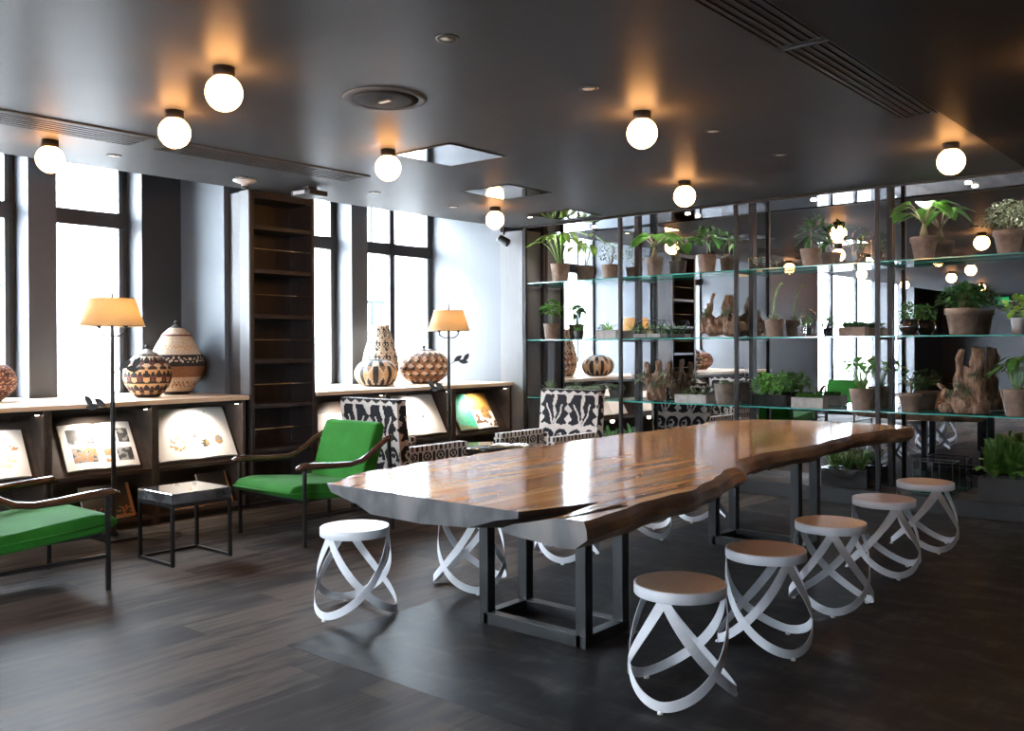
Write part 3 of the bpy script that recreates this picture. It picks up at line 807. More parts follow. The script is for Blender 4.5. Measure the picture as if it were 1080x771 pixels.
# small side table with a stone top
t = thing('side_table', 'small square side table with dark polished stone top on black frame', 'side table', (-6.055, 3.475, 0))
MB().box(-.235, .235, -.235, .235, .425, .50).build('table_top', STONE, t, .008)
for sx in (-1, 1):
    for sy in (-1, 1): MB().bar((sx * .222, sy * .222, 0), (sx * .222, sy * .222, .42), .022).build('leg', BLACK, t)
f = MB(); f.bar((-.222, .222, .011), (.222, .222, .011), .02).bar((-.222, -.222, .011), (-.222, .222, .011), .02).bar((-.222, -.222, .011), (.222, -.222, .011), .02)
f.build('base_rail', BLACK, t); f = MB()
for a, b in (((-1, -1), (1, -1)), ((1, -1), (1, 1)), ((1, 1), (-1, 1)), ((-1, 1), (-1, -1))): f.bar((a[0] * .222, a[1] * .222, .412), (b[0] * .222, b[1] * .222, .412), .02)
f.build('frame', BLACK, t)

# ------------------------------------------------------------------ patterned armchairs (local front = +y)
def floral(u, v):
    """u metres across from the centre line, v metres below the top edge; True = black motif"""
    u, v = u + .009 * sin(v * 34), v + .008 * sin(u * 41 + 1)
    per = .37; x = (u % per) - per / 2; d = v % .52; ax = abs(x)
    def el(cx, cy, rx, ry, rot=0):
        dx, dy = ax - cx, d - cy; c, s = cos(rot), sin(rot)
        return ((dx * c + dy * s) / rx) ** 2 + ((-dx * s + dy * c) / ry) ** 2
    if d > .36:                                                     # row of scrolled arches
        xs = (u % .185) - .0925; r = math.hypot(xs, (d - .475) * .95)
        if math.hypot(xs - .020, d - .465) < .026: return True
        if r < .050 and not (xs < -.01 and r > .034): return False
        return r < .088 and abs(xs) < .086
    if d < .015: return False
    if el(0, .082, .025, .068) < 1: return False                     # bud
    vl = .118 * max(0, 1 - (d - .085) / .275) ** .85
    if .12 < d and abs(ax - vl) < .0105: return False                # pale stalks
    if d > .11 and ax < vl:                                          # inside the V
        return not (el(0, .205, .021, .060) < 1 or el(0, .300, .012, .030) < 1)
    if d < .165 and el(.070, .085, .086, .086, .25) < 1: return True # top petals
    edge = .150 + .022 * sin(d * 62)                                 # lobed leaf outside the V
    if .10 < d < .335 and vl + .010 < ax < edge * (1.06 - .9 * max(0, d - .27)): return True
    return False
def p_arm(u, v):
    x = (u % .17) - .085; y = v
    if y > .565: return 1 if tri(u / .06) > .62 else 0
    a = (x / .055) ** 2 + ((y - .51) / .040) ** 2
    if a < 1 and a > .35: return 1
    if a < .12: return 1
    if abs(abs(x) - .078) < .013 and .46 < y < .55: return 1
    b = (x / .07) ** 2 + ((y - .36) / .07) ** 2
    if .3 < b < 1: return 1
    return 1 if (y < .26 and tri(u / .12) > .55 and tri(y / .1) > .4) else 0
def fab_box(mb, x0, x1, y0, y1, z0, z1, fn, du=.014, shear=0.0, top=None):
    """box with pattern on all faces; shear moves the top in -y"""
    def sh(p): return (p[0], p[1] - shear * (p[2] - z0), p[2])
    nx, ny, nz = (max(2, int((x1 - x0) / du)), max(2, int((y1 - y0) / du)), max(2, int((z1 - z0) / du)))
    for y, fl in ((y1, 1), (y0, 0)):
        mb.grid(lambda u, v: sh(((x1 - (x1 - x0) * u) if fl else (x0 + (x1 - x0) * u), y, z0 + (z1 - z0) * v)), nx, nz,
                lambda u, v: fn(((x1 - (x1 - x0) * u) if fl else (x0 + (x1 - x0) * u)), z0 + (z1 - z0) * v), smooth=False)
    for x, fl in ((x0, 1), (x1, 0)):
        mb.grid(lambda u, v: sh((x, (y1 - (y1 - y0) * u) if fl else (y0 + (y1 - y0) * u), z0 + (z1 - z0) * v)), ny, nz,
                lambda u, v: fn(y0 + (y1 - y0) * ((1 - u) if fl else u) + .04, z0 + (z1 - z0) * v), smooth=False)
    mb.grid(lambda u, v: sh((x0 + (x1 - x0) * u, y0 + (y1 - y0) * v, z1)), nx, ny, lambda u, v: (top if top is not None else fn(x0 + (x1 - x0) * u, y0 + (y1 - y0) * v + .35)), smooth=False)
    mb.grid(lambda u, v: sh((x1 - (x1 - x0) * u, y0 + (y1 - y0) * v, z0)), nx, ny, lambda u, v: 0, smooth=False)
    return mb
def p_back(u, v):
    top = 1.035
    if v > top - .055:                                            # zigzag trim along the top
        return 1 if (v - (top - .055)) / .055 > .25 + .6 * tri(u / .115) else 0
    return 1 if floral(u, top - .035 - v) else 0
def wing_chair(loc, rot, label):
    t = thing('patterned_armchair', label, 'armchair', loc, rot, 'black and cream patterned armchairs')
    fab_box(MB(), -.385, .385, -.41, -.30, .16, 1.035, p_back, .0105, .085).build('backrest', [CREAM, INK], t)
    for s in (-1, 1):
        x0, x1 = sorted((s * .40, s * .30))
        fab_box(MB(), x0, x1, -.30, .40, .16, .605, p_arm, .011).build('armrest', [CREAM, INK], t)
    fab_box(MB(), -.295, .295, -.30, .37, .16, .34, lambda u, v: 1 if floral(u, v) else 0, .014).build('seat_base', [CREAM, INK], t)
    fab_box(MB(), -.290, .290, -.29, .40, .345, .46, lambda u, v: 1 if floral(u, v + .1) else 0, .014).build('seat_cushion', [CREAM, INK], t)
    for sx in (-1, 1):
        for sy in (-.36, .36): MB().bar((sx * .35, sy, 0), (sx * .35, sy, .16), .04).build('leg', BLACKM, t)
wing_chair((-6.36, 5.93, 0), 0, 'black and cream patterned armchair seen from behind, beside the green chair')
wing_chair((-5.90, 7.49, 0), pi, 'black and cream patterned armchair facing the viewer in front of the plant shelving')
t = thing('round_coffee_table', 'low round black glossy table between the two patterned armchairs', 'coffee table', (-6.02, 6.72, 0))
MB().lathe([(.34, .50), (.352, .508), (.352, .522), (.345, .528)], 48).build('table_top', GLOSSB, t)
MB().lathe([(.2, 0), (.2, .012), (.03, .03), (.022, .1), (.022, .50)], 28).build('pedestal', BLACK, t)
t = thing('magazine', 'open pale magazine lying on the round black table', 'magazine', (-5.84, 6.80, .529), .5)
MB().grid(lambda u, v: ((u - .5) * .36, (v - .5) * .24, .004 + .014 * abs(sin(u * 2 * pi)) ** .6), 16, 4, lambda u, v: 1 if R.random() < .25 else 0).build('pages', [PAPER, P_LGREY], t)
MB().box(-.182, .182, -.122, .122, 0, .003).build('cover', P_GOLD, t)

# ------------------------------------------------------------------ live edge table
SLAB_TOP = mat_slab('live_edge_wood', [(.30, (.30, .132, .047)), (.46, (.40, .182, .062)), (.60, (.55, .275, .098)), (.74, (.66, .385, .165))], .13, 0, .0, (5.5, .38, 5.5))
SLAB_SIDE = mat_slab('live_edge_bark', [(.40, (.075, .040, .022)), (.62, (.27, .155, .080)), (.85, (.46, .29, .16))], .5, 0, .5, (6, 1.4, 9))
SLAB_END = mat_slab('grey_sawn_end', [(.36, (.008, .0075, .008)), (.50, (.034, .033, .035)), (.62, (.072, .068, .069)), (.78, (.125, .108, .096))], .65, 0, .5, (4, 4, 2.2))
def interp(tab, y):
    for (a, va), (b, vb) in zip(tab, tab[1:]):
        if y <= b:
            k = (y - a) / (b - a); k = k * k * (3 - 2 * k); return va + (vb - va) * k
    return tab[-1][1]
XLt = [(2.878, -3.685), (3.35, -3.86), (3.86, -3.905), (4.4, -3.935), (5.0, -3.90), (5.59, -3.935), (6.45, -3.91), (7.0, -3.91), (7.5, -3.95), (7.8, -3.80), (8.0, -3.45), (8.03, -3.30)]
XRt = [(2.878, -2.087), (3.4, -2.15), (3.76, -2.15), (4.14, -2.23), (4.67, -2.385), (5.09, -2.52), (5.41, -2.55), (5.72, -2.50), (6.1, -2.49), (6.94, -2.54), (7.5, -2.50), (7.75, -2.39), (7.9, -2.37), (8.03, -2.75)]
ZT, ZB = .82, .705
def wob(y, k): return .012 * sin(y * 9 + k) + .008 * sin(y * 21 + k * 2.3)
def section(y):
    xl, xr = interp(XLt, y) + wob(y, 1), interp(XRt, y) + wob(y, 4) * .6
    endk = max(0, 1 - (y - 2.878) / .25)
    lb = xl + .10 + .22 * endk + wob(y, 2)
    br = .035 * (sin((y - 3.9) * 1.9) if 3.9 < y < 5.55 else 0)
    rb = xr - .03 + br + wob(y, 3)
    mid = .5 * (xl + xr)
    return [(xl, ZT), (xl + .4, ZT), (mid, ZT), (xr - .35, ZT), (xr, ZT), (xr + .012 + br, ZT - .03), (xr + .018 + br * 1.6, ZT - .07), (rb, ZB), (mid, ZB), (lb, ZB), (lb - .05 - .05 * endk, ZB + .035), (xl + .015 + .02 * endk, ZT - .04)]
SM = {0: 0, 1: 0, 2: 0, 3: 0, 4: 1, 5: 1, 6: 1, 7: 2, 8: 2, 9: 1, 10: 1, 11: 1}
def loft(mb, secs, ys, sm, cap0=None, cap1=None):
    n = len(secs[0]); vs = []
    for s, y in zip(secs, ys): vs += [(x, y, z) for x, z in s]
    for i in range(len(secs) - 1):
        for k in range(n):
            a, b = i * n + k, i * n + (k + 1) % n
            mb.add([vs[a], vs[b], vs[b + n], vs[a + n]], [(3, 2, 1, 0)], sm[k], False)
    if cap0 is not None: mb.add(vs[:n], [tuple(range(n))], cap0)
    if cap1 is not None: mb.add(vs[-n:], [tuple(range(n - 1, -1, -1))], cap1)
tb = thing('dining_table', 'long live-edge wooden slab table on black steel frame legs', 'table', (0, 0, 0))
mb = MB()
Y0, YS = 2.878, 3.285
ys = [Y0, 2.92, 2.98, 3.06, 3.14, 3.22, YS]
def split_x(y): k = (y - Y0) / (YS - Y0); return -2.345 + .04 * k - .0 * k
msec, lsec = [], []
for y in ys:
    k = (y - Y0) / (YS - Y0); o = 1 - k
    s = section(y); c = split_x(y)
    # main slab: right edge thins towards the crack
    msec.append([s[0], s[1], (-3.0, ZT), (-2.65, ZT), (c - .075 * o ** 1.2 - .002, ZT), (c - .08 * o, ZT - .028), (c - .20 * o, ZT - .05), (c - .35 * o - .004, ZB + .015 * o), (-3.0, ZB - .004), s[9], s[10], s[11]])
    lsec.append([(c + .11 * o ** .9 + .002, ZT - .004 * o), (c + .16, ZT), (-2.2, ZT), s[4], s[5], s[6], s[7], (-2.2, ZB - .004), (c - .13 * o, ZB + .015 * o), (c - .175 * o, ZB + .035 * o), (c - .11 * o, ZB + .06), (c + .002, ZT - .03)])
loft(mb, msec, ys, [0, 0, 0, 0, 3, 3, 3, 2, 2, 1, 1, 1], cap0=2)
loft(mb, lsec, ys, [0, 0, 0, 1, 1, 1, 2, 2, 3, 3, 3, 0], cap0=2)
ys2 = [YS + (8.03 - YS) * i / 90 for i in range(91)]
loft(mb, [section(y) for y in ys2], ys2, SM, cap0=1, cap1=1)
slabo = mb.build('table_top', [SLAB_TOP, SLAB_SIDE, SLAB_END, M('crack_shade', (.022, .012, .007), .6, var=.4, scale=30, bmp=.4)], tb, .006, 2)  # crack faces coloured dark to stand for the shade in the gap
def trestle(y0, y1):
    """rectangular steel frame: four posts joined at floor and under the slab"""
    f = MB(); xs = (-3.34, -2.69); w = .062
    f.box(xs[0], xs[1], y0, y0 + w, 0, w).box(xs[0], xs[1], y1 - w, y1, 0, w)
    for x in xs: f.box(x - w / 2, x + w / 2, y0, y1, 0, w)
    fr = f.build('leg_frame', BLACK, tb, .002)
    for x in xs:
        MB().box(x - w / 2, x + w / 2, y0, y1, .68, .703).build('top_rail', BLACK, fr, .002)
        for y in (y0, y1 - w): MB().box(x - w / 2, x + w / 2, y, y + w, w, .68).build('leg', BLACK, fr, .002)
    MB().box(-2.72, -2.60, y1 - .06, y1 + .02, 0, .004).build('foot_plate', BLACK, fr)
trestle(3.67, 4.06); trestle(6.24, 6.63)

# ------------------------------------------------------------------ ribbon stools
def make_stool(label):
    t = thing('ribbon_stool', label, 'stool', (0, 0, 0), 0, 'white ribbon stools around the long table')
    MB().lathe([(.10, .440), (.194, .440), (.197, .444), (.197, .484), (.195, .4865), (.190, .487)], 48).build('seat_ring', WHITE, t)
    MB().lathe([(.186, .470), (.189, .4735), (.189, .4875), (.187, .4885)], 64, smooth=False).build('seat', SEAT, t)
    for i in range(3):
        phi = 2 * pi * i / 3
        n = 44; vs = []; fs = []; hw = .021; th = .0035
        C = []
        for k in range(n + 1):
            s = -1 + 2 * k / n
            a = phi + s * radians(120) ; z = .030 + .425 * abs(s) ** 1.75
            r = .235 - .045 * abs(s) ** 1.5
            C.append((V((r * cos(a), r * sin(a), z)), V((cos(a), sin(a), 0))))
        for k, (p, nr) in enumerate(C):
            T = (C[min(k + 1, n)][0] - C[max(k - 1, 0)][0]).normalized()
            Bn = T.cross(nr).normalized(); Nr = Bn.cross(T).normalized()
            for q, o in ((1, 1), (-1, 1), (-1, -1), (1, -1)):
                v = p + Bn * (hw * q) + Nr * (th / 2 * o)
                v.z = min(max(v.z, .008), .470); vs.append(v)
        for k in range(n):
            for q in range(4):
                a, b = k * 4 + q, k * 4 + (q + 1) % 4
                fs.append((a, b, b + 4, a + 4))
        fs += [(3, 2, 1, 0), (n * 4, n * 4 + 1, n * 4 + 2, n * 4 + 3)]
        rb = MB().add(vs, fs).build('ribbon_leg', WHITE, t)
        x, y = .235 * cos(phi), .235 * sin(phi)
        MB().lathe([(.012, 0), (.013, .008), (.008, .014)], 12, (x, y, 0)).build('foot_pad', M('clear_foot', (.55, .55, .55), .2), rb)
    return t
st0 = make_stool('white ribbon stool nearest the viewer on the right side of the table')
st0.location = (-2.0, 3.45, 0); st0.rotation_euler = (0, 0, radians(-80))
GS = 'white ribbon stools around the long table'
for x, y, a, l in ((-2.005, 4.30, -33, 'second white ribbon stool from the viewer on the right side of the table'), (-2.02, 5.185, -66, 'third white ribbon stool from the viewer on the right side of the table'),
                   (-2.06, 6.205, -50, 'fourth white ribbon stool from the viewer on the right side of the table'), (-2.07, 7.14, -52, 'farthest white ribbon stool on the right side, before the plant shelving'),
                   (-4.05, 3.37, -86, 'white ribbon stool with bright seat at the table\'s left front corner'), (-3.93, 4.20, -36, 'white ribbon stool under the table edge, behind the front leg frame'),
                   (-3.93, 5.20, -60, 'white ribbon stool on the table\'s left side seen through the front leg frame'), (-3.93, 6.20, -20, 'white ribbon stool on the table\'s left side before the rear leg frame'),
                   (-3.93, 7.10, -75, 'white ribbon stool at the far end of the table\'s left side')):
    dup(st0, (x, y, 0), radians(a), l, GS)

# ------------------------------------------------------------------ plant shelving with mirror back
PX = [-7.17, -5.775, -4.352, -2.928, -1.505, -.08]
YF, YM = 8.65, 9.045
sh = thing('mirrored_shelving', 'tall bronze shelving with glass shelves and mirror back holding plants', 'shelving', (0, 0, 0))
MB().box(-7.19, 0, 8.62, 9.07, .0, .14).build('plinth', BLACKM, sh, .003)
for i, x in enumerate(PX):
    MB().box(x - .019, x + .019, YF, YF + .038, .14, 2.955).build('post', BRONZE, sh, .002)
    MB().box(x - .024, x + .024, YM - .045, YM - .002, .14, 2.955).build('post', BRONZE, sh, .002)
    for z in (2.265, 1.57, .868): MB().bar((x, YF + .03, z - .012), (x, YM - .03, z - .012), .014, .02).build('shelf_bracket', BLACK, sh)
MB().box(-7.19, 0, 8.62, 8.655, 2.945, 2.968).build('header', BRONZE, sh, .002)
MB().box(-7.19, 0, 8.655, 9.045, 2.955, 2.968).build('soffit_panel', SOFFIT, sh)
for a, b in zip(PX, PX[1:]):
    MB().box(a + .001, b - .001, YM, YM + .012, .14, 2.955).build('mirror_panel', MIRR, sh)
    pk = MB().lathe([(.022, -.012), (.028, -.008), (.028, 0)], 16, ((a + b) / 2, 8.93, 2.955))
    pk.build('spot_lamp', LED, sh)
    for fx in (.27, .73):
        l = bpy.data.lights.new('shelf_spot', 'SPOT'); l.energy = 34; l.color = (1, .93, .82); l.spot_size = radians(110); l.spot_blend = .8; l.shadow_soft_size = .02
        lo = bpy.data.objects.new('shelf_spot', l); COL.objects.link(lo); lo.parent = sh; lo.location = (a + (b - a) * fx, 8.97 if fx > .5 else 8.78, 2.925)
        lo.rotation_euler = (radians(4), 0, 0)
    for z in (2.265, 1.572, .87):
        g = MB().box(a + .02, b - .02, 8.675, YM - .004, z, z + .012)
        g.mi = [0, 0, 1, 1, 1, 1]
        g.build('glass_shelf', [SHELFG, SHELFE], sh)
Z1, Z2, Z3, Z0 = 2.279, 1.586, .884, .142
def clampy(mb, lim):
    mb.v = [(x, min(y, lim - .004 * ((k * 7) % 5)), max(z, .006 + .003 * (k % 4))) for k, (x, y, z) in enumerate(mb.v)]
def pot(t, r, h, mat=None, style='round', name='pot'):
    """tapered pot with a rolled rim; r is the rim radius"""
    mat = mat or TERRA
    if style == 'round': prof = [(r * .66, 0), (r * .70, .004), (r * .90, h * .76), (r * .93, h * .765), (r * 1.0, h * .77), (r, h * .985), (r * .985, h), (r * .90, h), (r * .86, h * .84), (1e-4, h * .84)]
    elif style == 'plain': prof = [(r * .74, 0), (r * .77, .004), (r * .99, h * .97), (r, h), (r * .93, h), (r * .90, h * .86), (1e-4, h * .86)]
    else: prof = [(r * .35, 0), (r * .6, .006), (r * .97, h * .38), (r, h * .55), (r * .93, h * .78), (r * .72, h * .97), (r * .70, h), (r * .64, h), (r * .66, h * .85), (1e-4, h * .84)]
    MB().lathe(prof, 28).build(name, mat, t)
    MB().lathe([(1e-4, h * .86), (r * .5, h * .88), (r * .86, h * .865)], 20).build('soil', SOIL, t)
    return h * .86
def arc(p, d, up, L, n=6, bend=.3):
    p = V(p); d = V(d).normalized()
    return [p + d * (L * k / n) + V((0, 0, up)) * (L * k / n) - V((0, 0, 1)) * bend * L * (k / n) ** 2 for k in range(n + 1)]
def rnd_dir(rg, zmin=-.2, zmax=1):
    z = rg.uniform(zmin, zmax); a = rg.uniform(0, 2 * pi); s = math.sqrt(max(0, 1 - z * z))
    return V((s * cos(a), s * sin(a), z))
# every generator fills a stem mesh and a leaf mesh starting at height z0
def g_broad(rg, sm, lm, z0, H, S, n=8, L=.14, W=.12, shape=1):
    for k in range(n):
        a = 2 * pi * k / n + rg.uniform(-.35, .35); q = rg.uniform(.35, 1)
        top = V((cos(a) * S * q, sin(a) * S * q * .6, z0 + H * (1.08 - .62 * q * rg.uniform(.6, 1))))
        b = V((cos(a) * .012, sin(a) * .012, z0)); m = (b + top) / 2 + V((0, 0, H * .12))
        sm.tube([b, (b + m) / 2 + V((0, 0, .01)), m, (m + top) / 2 + V((0, 0, .012)), top], [.0045, .004, .0035, .003, .0025], 6)
        d = V((cos(a), sin(a) * .7, rg.uniform(-.5, .15)))
        leaf(lm, top - d.normalized() * .015, d, V((0, 0, 1)), L * rg.uniform(.75, 1.1), W * rg.uniform(.75, 1.1), .35, .18, 6, 0, shape)
def g_caudex(rg, sm, lm, z0, H, S):
    sm.lathe([(.020, z0), (.036, z0 + .03), (.038, z0 + .06), (.026, z0 + .10), (.016, z0 + .14), (.010, z0 + .16)], 14)
    g_broad(rg, sm, lm, z0 + .15, H - .15, S, 8, .225, .20, 1)
def g_tree(rg, sm, lm, z0, H, S, heads=1, n=26, L=.12, W=.028, trunk=.5):
    for h in range(heads):
        x = (h - (heads - 1) / 2) * .05; tz = z0 + H * trunk * (1 + .25 * h * (1 if h % 2 else -.4))
        sm.tube([(x * .3, 0, z0), (x * .7 + .008, .003, (z0 + tz) / 2), (x, 0, tz), (x, 0, tz + H * .15)], [.009, .008, .007, .004], 8)
        for k in range(n):
            d = rnd_dir(rg, -.25, .9); d.y *= .75
            b = V((x, 0, tz + H * .18 * rg.random()))
            r = S * rg.uniform(.25, .6); q = b + d * r
            sm.tube([b, q], .0022, 5)
            for j in range(3):
                e = (d + rnd_dir(rg, -.5, .5) * .9).normalized()
                leaf(lm, q, e, V((0, 0, 1)), L * rg.uniform(.7, 1.1), W * rg.uniform(.8, 1.2), .35, .2, 4)
def g_bush(rg, sm, lm, z0, H, S, n=150, L=.05, W=.026, fl=.75):
    for k in range(14):
        d = rnd_dir(rg, .1, 1); d = V((d.x * S, d.y * S * fl, abs(d.z) * H * .85))
        sm.tube([V((0, 0, z0)), V((d.x * .35, d.y * .35, z0 + d.z * .6)), V((d.x * .8, d.y * .8, z0 + d.z))], [.004, .003, .0015], 5)
    for k in range(n):
        d = rnd_dir(rg, -.15, 1); r = rg.uniform(.45, 1) ** .6
        p = V((d.x * S * r, d.y * S * fl * r, z0 + H * .38 + d.z * H * .60 * r))
        e = (V((d.x, d.y, d.z * .6)) + rnd_dir(rg, -1, 1) * .8).normalized()
        leaf(lm, p, e, V((0, 0, 1)), L * rg.uniform(.7, 1.2), W * rg.uniform(.7, 1.2), .25, .2, 4)
def g_rosette(rg, sm, lm, z0, H, S, c=(0, 0), n=26, W=.03):
    for k in range(n):
        q = k / n; a = k * 2.4; el = .12 + 1.25 * q
        d = V((cos(a) * cos(el), sin(a) * cos(el), sin(el)))
        leaf(lm, V((c[0], c[1], z0 + .008)) + d * .006, d, V((0, 0, 1)) if el < 1.2 else V((1, 0, 0)), S * (1 - .45 * q), W, -.12, .35, 5, 0, 0)
def g_aloe(rg, sm, lm, z0, H, S, c=(0, 0), n=22, W=.022):
    for k in range(n):
        a = k * 2.4 + rg.uniform(-.2, .2); el = rg.uniform(.35, 1.35)
        d = V((cos(a) * cos(el), sin(a) * cos(el) * .8, sin(el)))
        leaf(lm, V((c[0], c[1], z0)), d, V((0, 0, 1)) if el < 1.1 else V((1, 0, 0)), H * rg.uniform(.7, 1.05), W, .18, .5, 6, 0, 2)
def g_cactus(rg, sm, lm, z0, H, S):
    g_rosette(rg, sm, lm, z0, .1, .10, n=22, W=.022)
    sm.tube([(0, 0, z0), (-.008, 0, z0 + .10), (.004, 0, z0 + .22), (.03, 0, z0 + .32), (.06, 0, z0 + .37), (.085, 0, z0 + .385)], [.011, .010, .009, .009, .008, .012], 10)
def g_fern(rg, sm, lm, z0, H, S, n=30, c=(0, 0), pin=18):
    for k in range(n):
        a = k * 2.4 + rg.uniform(-.2, .2); el = rg.uniform(.45, 1.4)
        d = V((cos(a) * cos(el), sin(a) * cos(el) * .7, sin(el))); L = H * rg.uniform(.7, 1.05)
        pts = [V((c[0], c[1], z0)) + V((d.x * S / max(H, .01), d.y * S / max(H, .01), d.z)) * (L * j / 8) - V((0, 0, 1)) * (.30 * L * (j / 8) ** 2.2) for j in range(9)]
        sm.tube(pts, [.003] * 8 + [.0012], 5)
        for j in range(pin):
            f = .18 + .80 * j / pin; i = min(int(f * 8), 7); p = pts[i].lerp(pts[i + 1], f * 8 - i)
            T = (pts[i + 1] - pts[i]).normalized(); sd = T.cross(V((0, 0, 1)))
            if sd.length < .1: sd = V((1, 0, 0))
            sd.normalize()
            for s in (-1, 1): leaf(lm, p, sd * s + T * .55, V((0, 0, 1)), .058 * (1 - .6 * f) * H / .3, .0115 * H / .3, .2, .15, 3)
def plant(label, x, z, y, potspec, gen, leafm, stemm=GSTEM, seed=1, name='potted_plant', lim=None, **kw):
    t = thing(name, label, 'plant', (x, y, z), 0, 'potted plants on the shelving')
    r, h, style, m = potspec
    z0 = pot(t, r, h, m, style)
    rg = random.Random(seed); sm, lm = MB(), MB()
    gen(rg, sm, lm, z0, **kw)
    L = (9.028 - y) if lim is None else lim
    clampy(sm, L); clampy(lm, L)
    if sm.v: sm.build('stem', stemm, t)
    lm.build('foliage', leafm, t)
    return t
YP = 8.79
T1, T2 = TERRA, TERRA2
# top shelf
plant('potted plant with long drooping pale green leaves, leftmost on the top glass shelf', -6.722, Z1, YP, (.12, .215, 'plain', T1), g_broad, LEAF[4], seed=4, H=.46, S=.36, n=11, L=.24, W=.10, shape=0)
plant('potted herb with fine dark twigs, second from left on the top glass shelf', -5.994, Z1, YP, (.105, .16, 'plain', T1), g_bush, LEAF[5], STEM, seed=5, H=.30, S=.18, n=260, L=.035, W=.012)
plant('potted plant with big round leaves on a swollen stem, third pot on the top shelf', -5.404, Z1, YP, (.105, .20, 'plain', T2), g_caudex, LEAF[0], STEM, seed=6, H=.34, S=.22)
plant('little potted tree with an upright trunk, fourth pot on the top glass shelf', -4.754, Z1, YP, (.105, .19, 'plain', T1), g_tree, LEAF[3], STEM, seed=7, H=.42, S=.20, n=22, L=.11, W=.035, trunk=.42)
plant('potted plant with dark pointed leaves beside small glass jars on the top shelf', -3.612, Z1, YP, (.105, .17, 'plain', T1), g_tree, LEAF[1], STEM, seed=8, H=.36, S=.24, n=20, L=.13, W=.035, trunk=.38)
plant('potted plant with broad leaves on a bottle-shaped stem beside the silvery bush', -2.554, Z1, YP, (.12, .20, 'round', T1), g_caudex, LEAF[0], STEM, seed=9, H=.36, S=.27)
plant('potted silvery bush with tiny leaves, rightmost on the top glass shelf', -1.860, Z1, YP, (.125, .20, 'round', T1), g_bush, LEAF[2], STEM, seed=10, H=.30, S=.22, n=420, L=.04, W=.022)
# middle shelf
plant('potted umbrella plant, leftmost on the middle glass shelf', -6.860, Z2, YP, (.10, .19, 'plain', T1), g_tree, LEAF[0], seed=11, H=.36, S=.20, n=18, L=.10, W=.045, trunk=.45)
plant('tiny plant in a small black pot on the middle glass shelf', -6.447, Z2, YP, (.065, .10, 'plain', BLACKM), g_bush, LEAF[3], seed=12, H=.10, S=.07, n=50, L=.04, W=.02)
plant('potted curled cactus with a grey rosette at its foot on the middle glass shelf', -3.996, Z2, YP, (.10, .18, 'plain', T1), g_cactus, LEAF[2], GSTEM, seed=13, H=.4, S=.1)
plant('small leafy plant in a smoked glass globe on the middle glass shelf', -2.687, Z2, YP, (.088, .15, 'orb', DARKG), g_bush, LEAF[3], seed=14, H=.17, S=.09, n=90, L=.045, W=.026)
plant('big terracotta pot of dense dark leaves on the middle glass shelf at right', -2.234, Z2, YP, (.145, .235, 'round', T1), g_bush, LEAF[1], STEM, seed=15, H=.25, S=.19, n=260, L=.07, W=.04)
plant('plant in a silver metal pot, rightmost on the middle glass shelf', -1.772, Z2, YP, (.075, .14, 'plain', M('zinc_pot', (.45, .45, .45), .3, .9)), g_bush, LEAF[4], seed=16, H=.22, S=.14, n=60, L=.09, W=.05)
# lower shelf
plant('spiky young agave in a low pot, leftmost on the lower glass shelf', -6.890, Z3, YP, (.07, .08, 'plain', T2), g_aloe, LEAF[2], seed=17, H=.22, S=.15, n=26)
plant('wide terracotta pot with low moss, beside the tray on the lower glass shelf', -4.538, Z3, YP, (.125, .215, 'plain', TERRA2), g_bush, LEAF[5], seed=18, H=.06, S=.11, n=120, L=.025, W=.018, fl=1)
plant('terracotta pot with round coin-like leaves on tall stalks, tallest on the lower glass shelf', -3.120, Z3, YP, (.115, .20, 'plain', T1), g_broad, LEAF[0], seed=19, H=.36, S=.24, n=24, L=.085, W=.08, shape=3)
plant('terracotta pot with a small dark-leaved fig tree on the lower glass shelf', -2.678, Z3, YP, (.10, .17, 'round', T1), g_tree, LEAF[1], STEM, seed=20, H=.24, S=.16, n=22, L=.075, W=.035, trunk=.42)
plant('terracotta pot of strap-like dark leaves, rightmost on the lower glass shelf', -1.80, Z3, YP, (.11, .23, 'plain', T1), g_broad, LEAF[3], seed=21, H=.36, S=.16, n=12, L=.17, W=.07, shape=0)
for k, x in enumerate((-6.53, -6.26)):
    plant(('low bowl of pale succulent rosettes behind the patterned armchair, left one of two', 'low bowl of pale succulent rosettes behind the patterned armchair, right one of two')[k], x, Z3, YP, (.10, .09, 'plain', CONC),
          lambda rg, sm, lm, z0: [g_rosette(rg, sm, lm, z0, .1, .085, (cos(q * 1.26) * .065, sin(q * 1.26) * .05), 20, .035) for q in range(5)], LEAF[2], seed=22 + k)
# plinth
plant('bright green fern in a dark pot on the floor plinth beside the facing patterned armchair', -6.02, Z0, 8.84, (.13, .20, 'plain', BLACKM), g_fern, LEAF[6], seed=24, H=.38, S=.20, n=26)
plant('bright fern in a dark pot on the plinth in the corner by the facing armchair', -6.92, Z0, 8.84, (.12, .18, 'plain', BLACKM), g_fern, LEAF[6], seed=25, H=.36, S=.24, n=24)
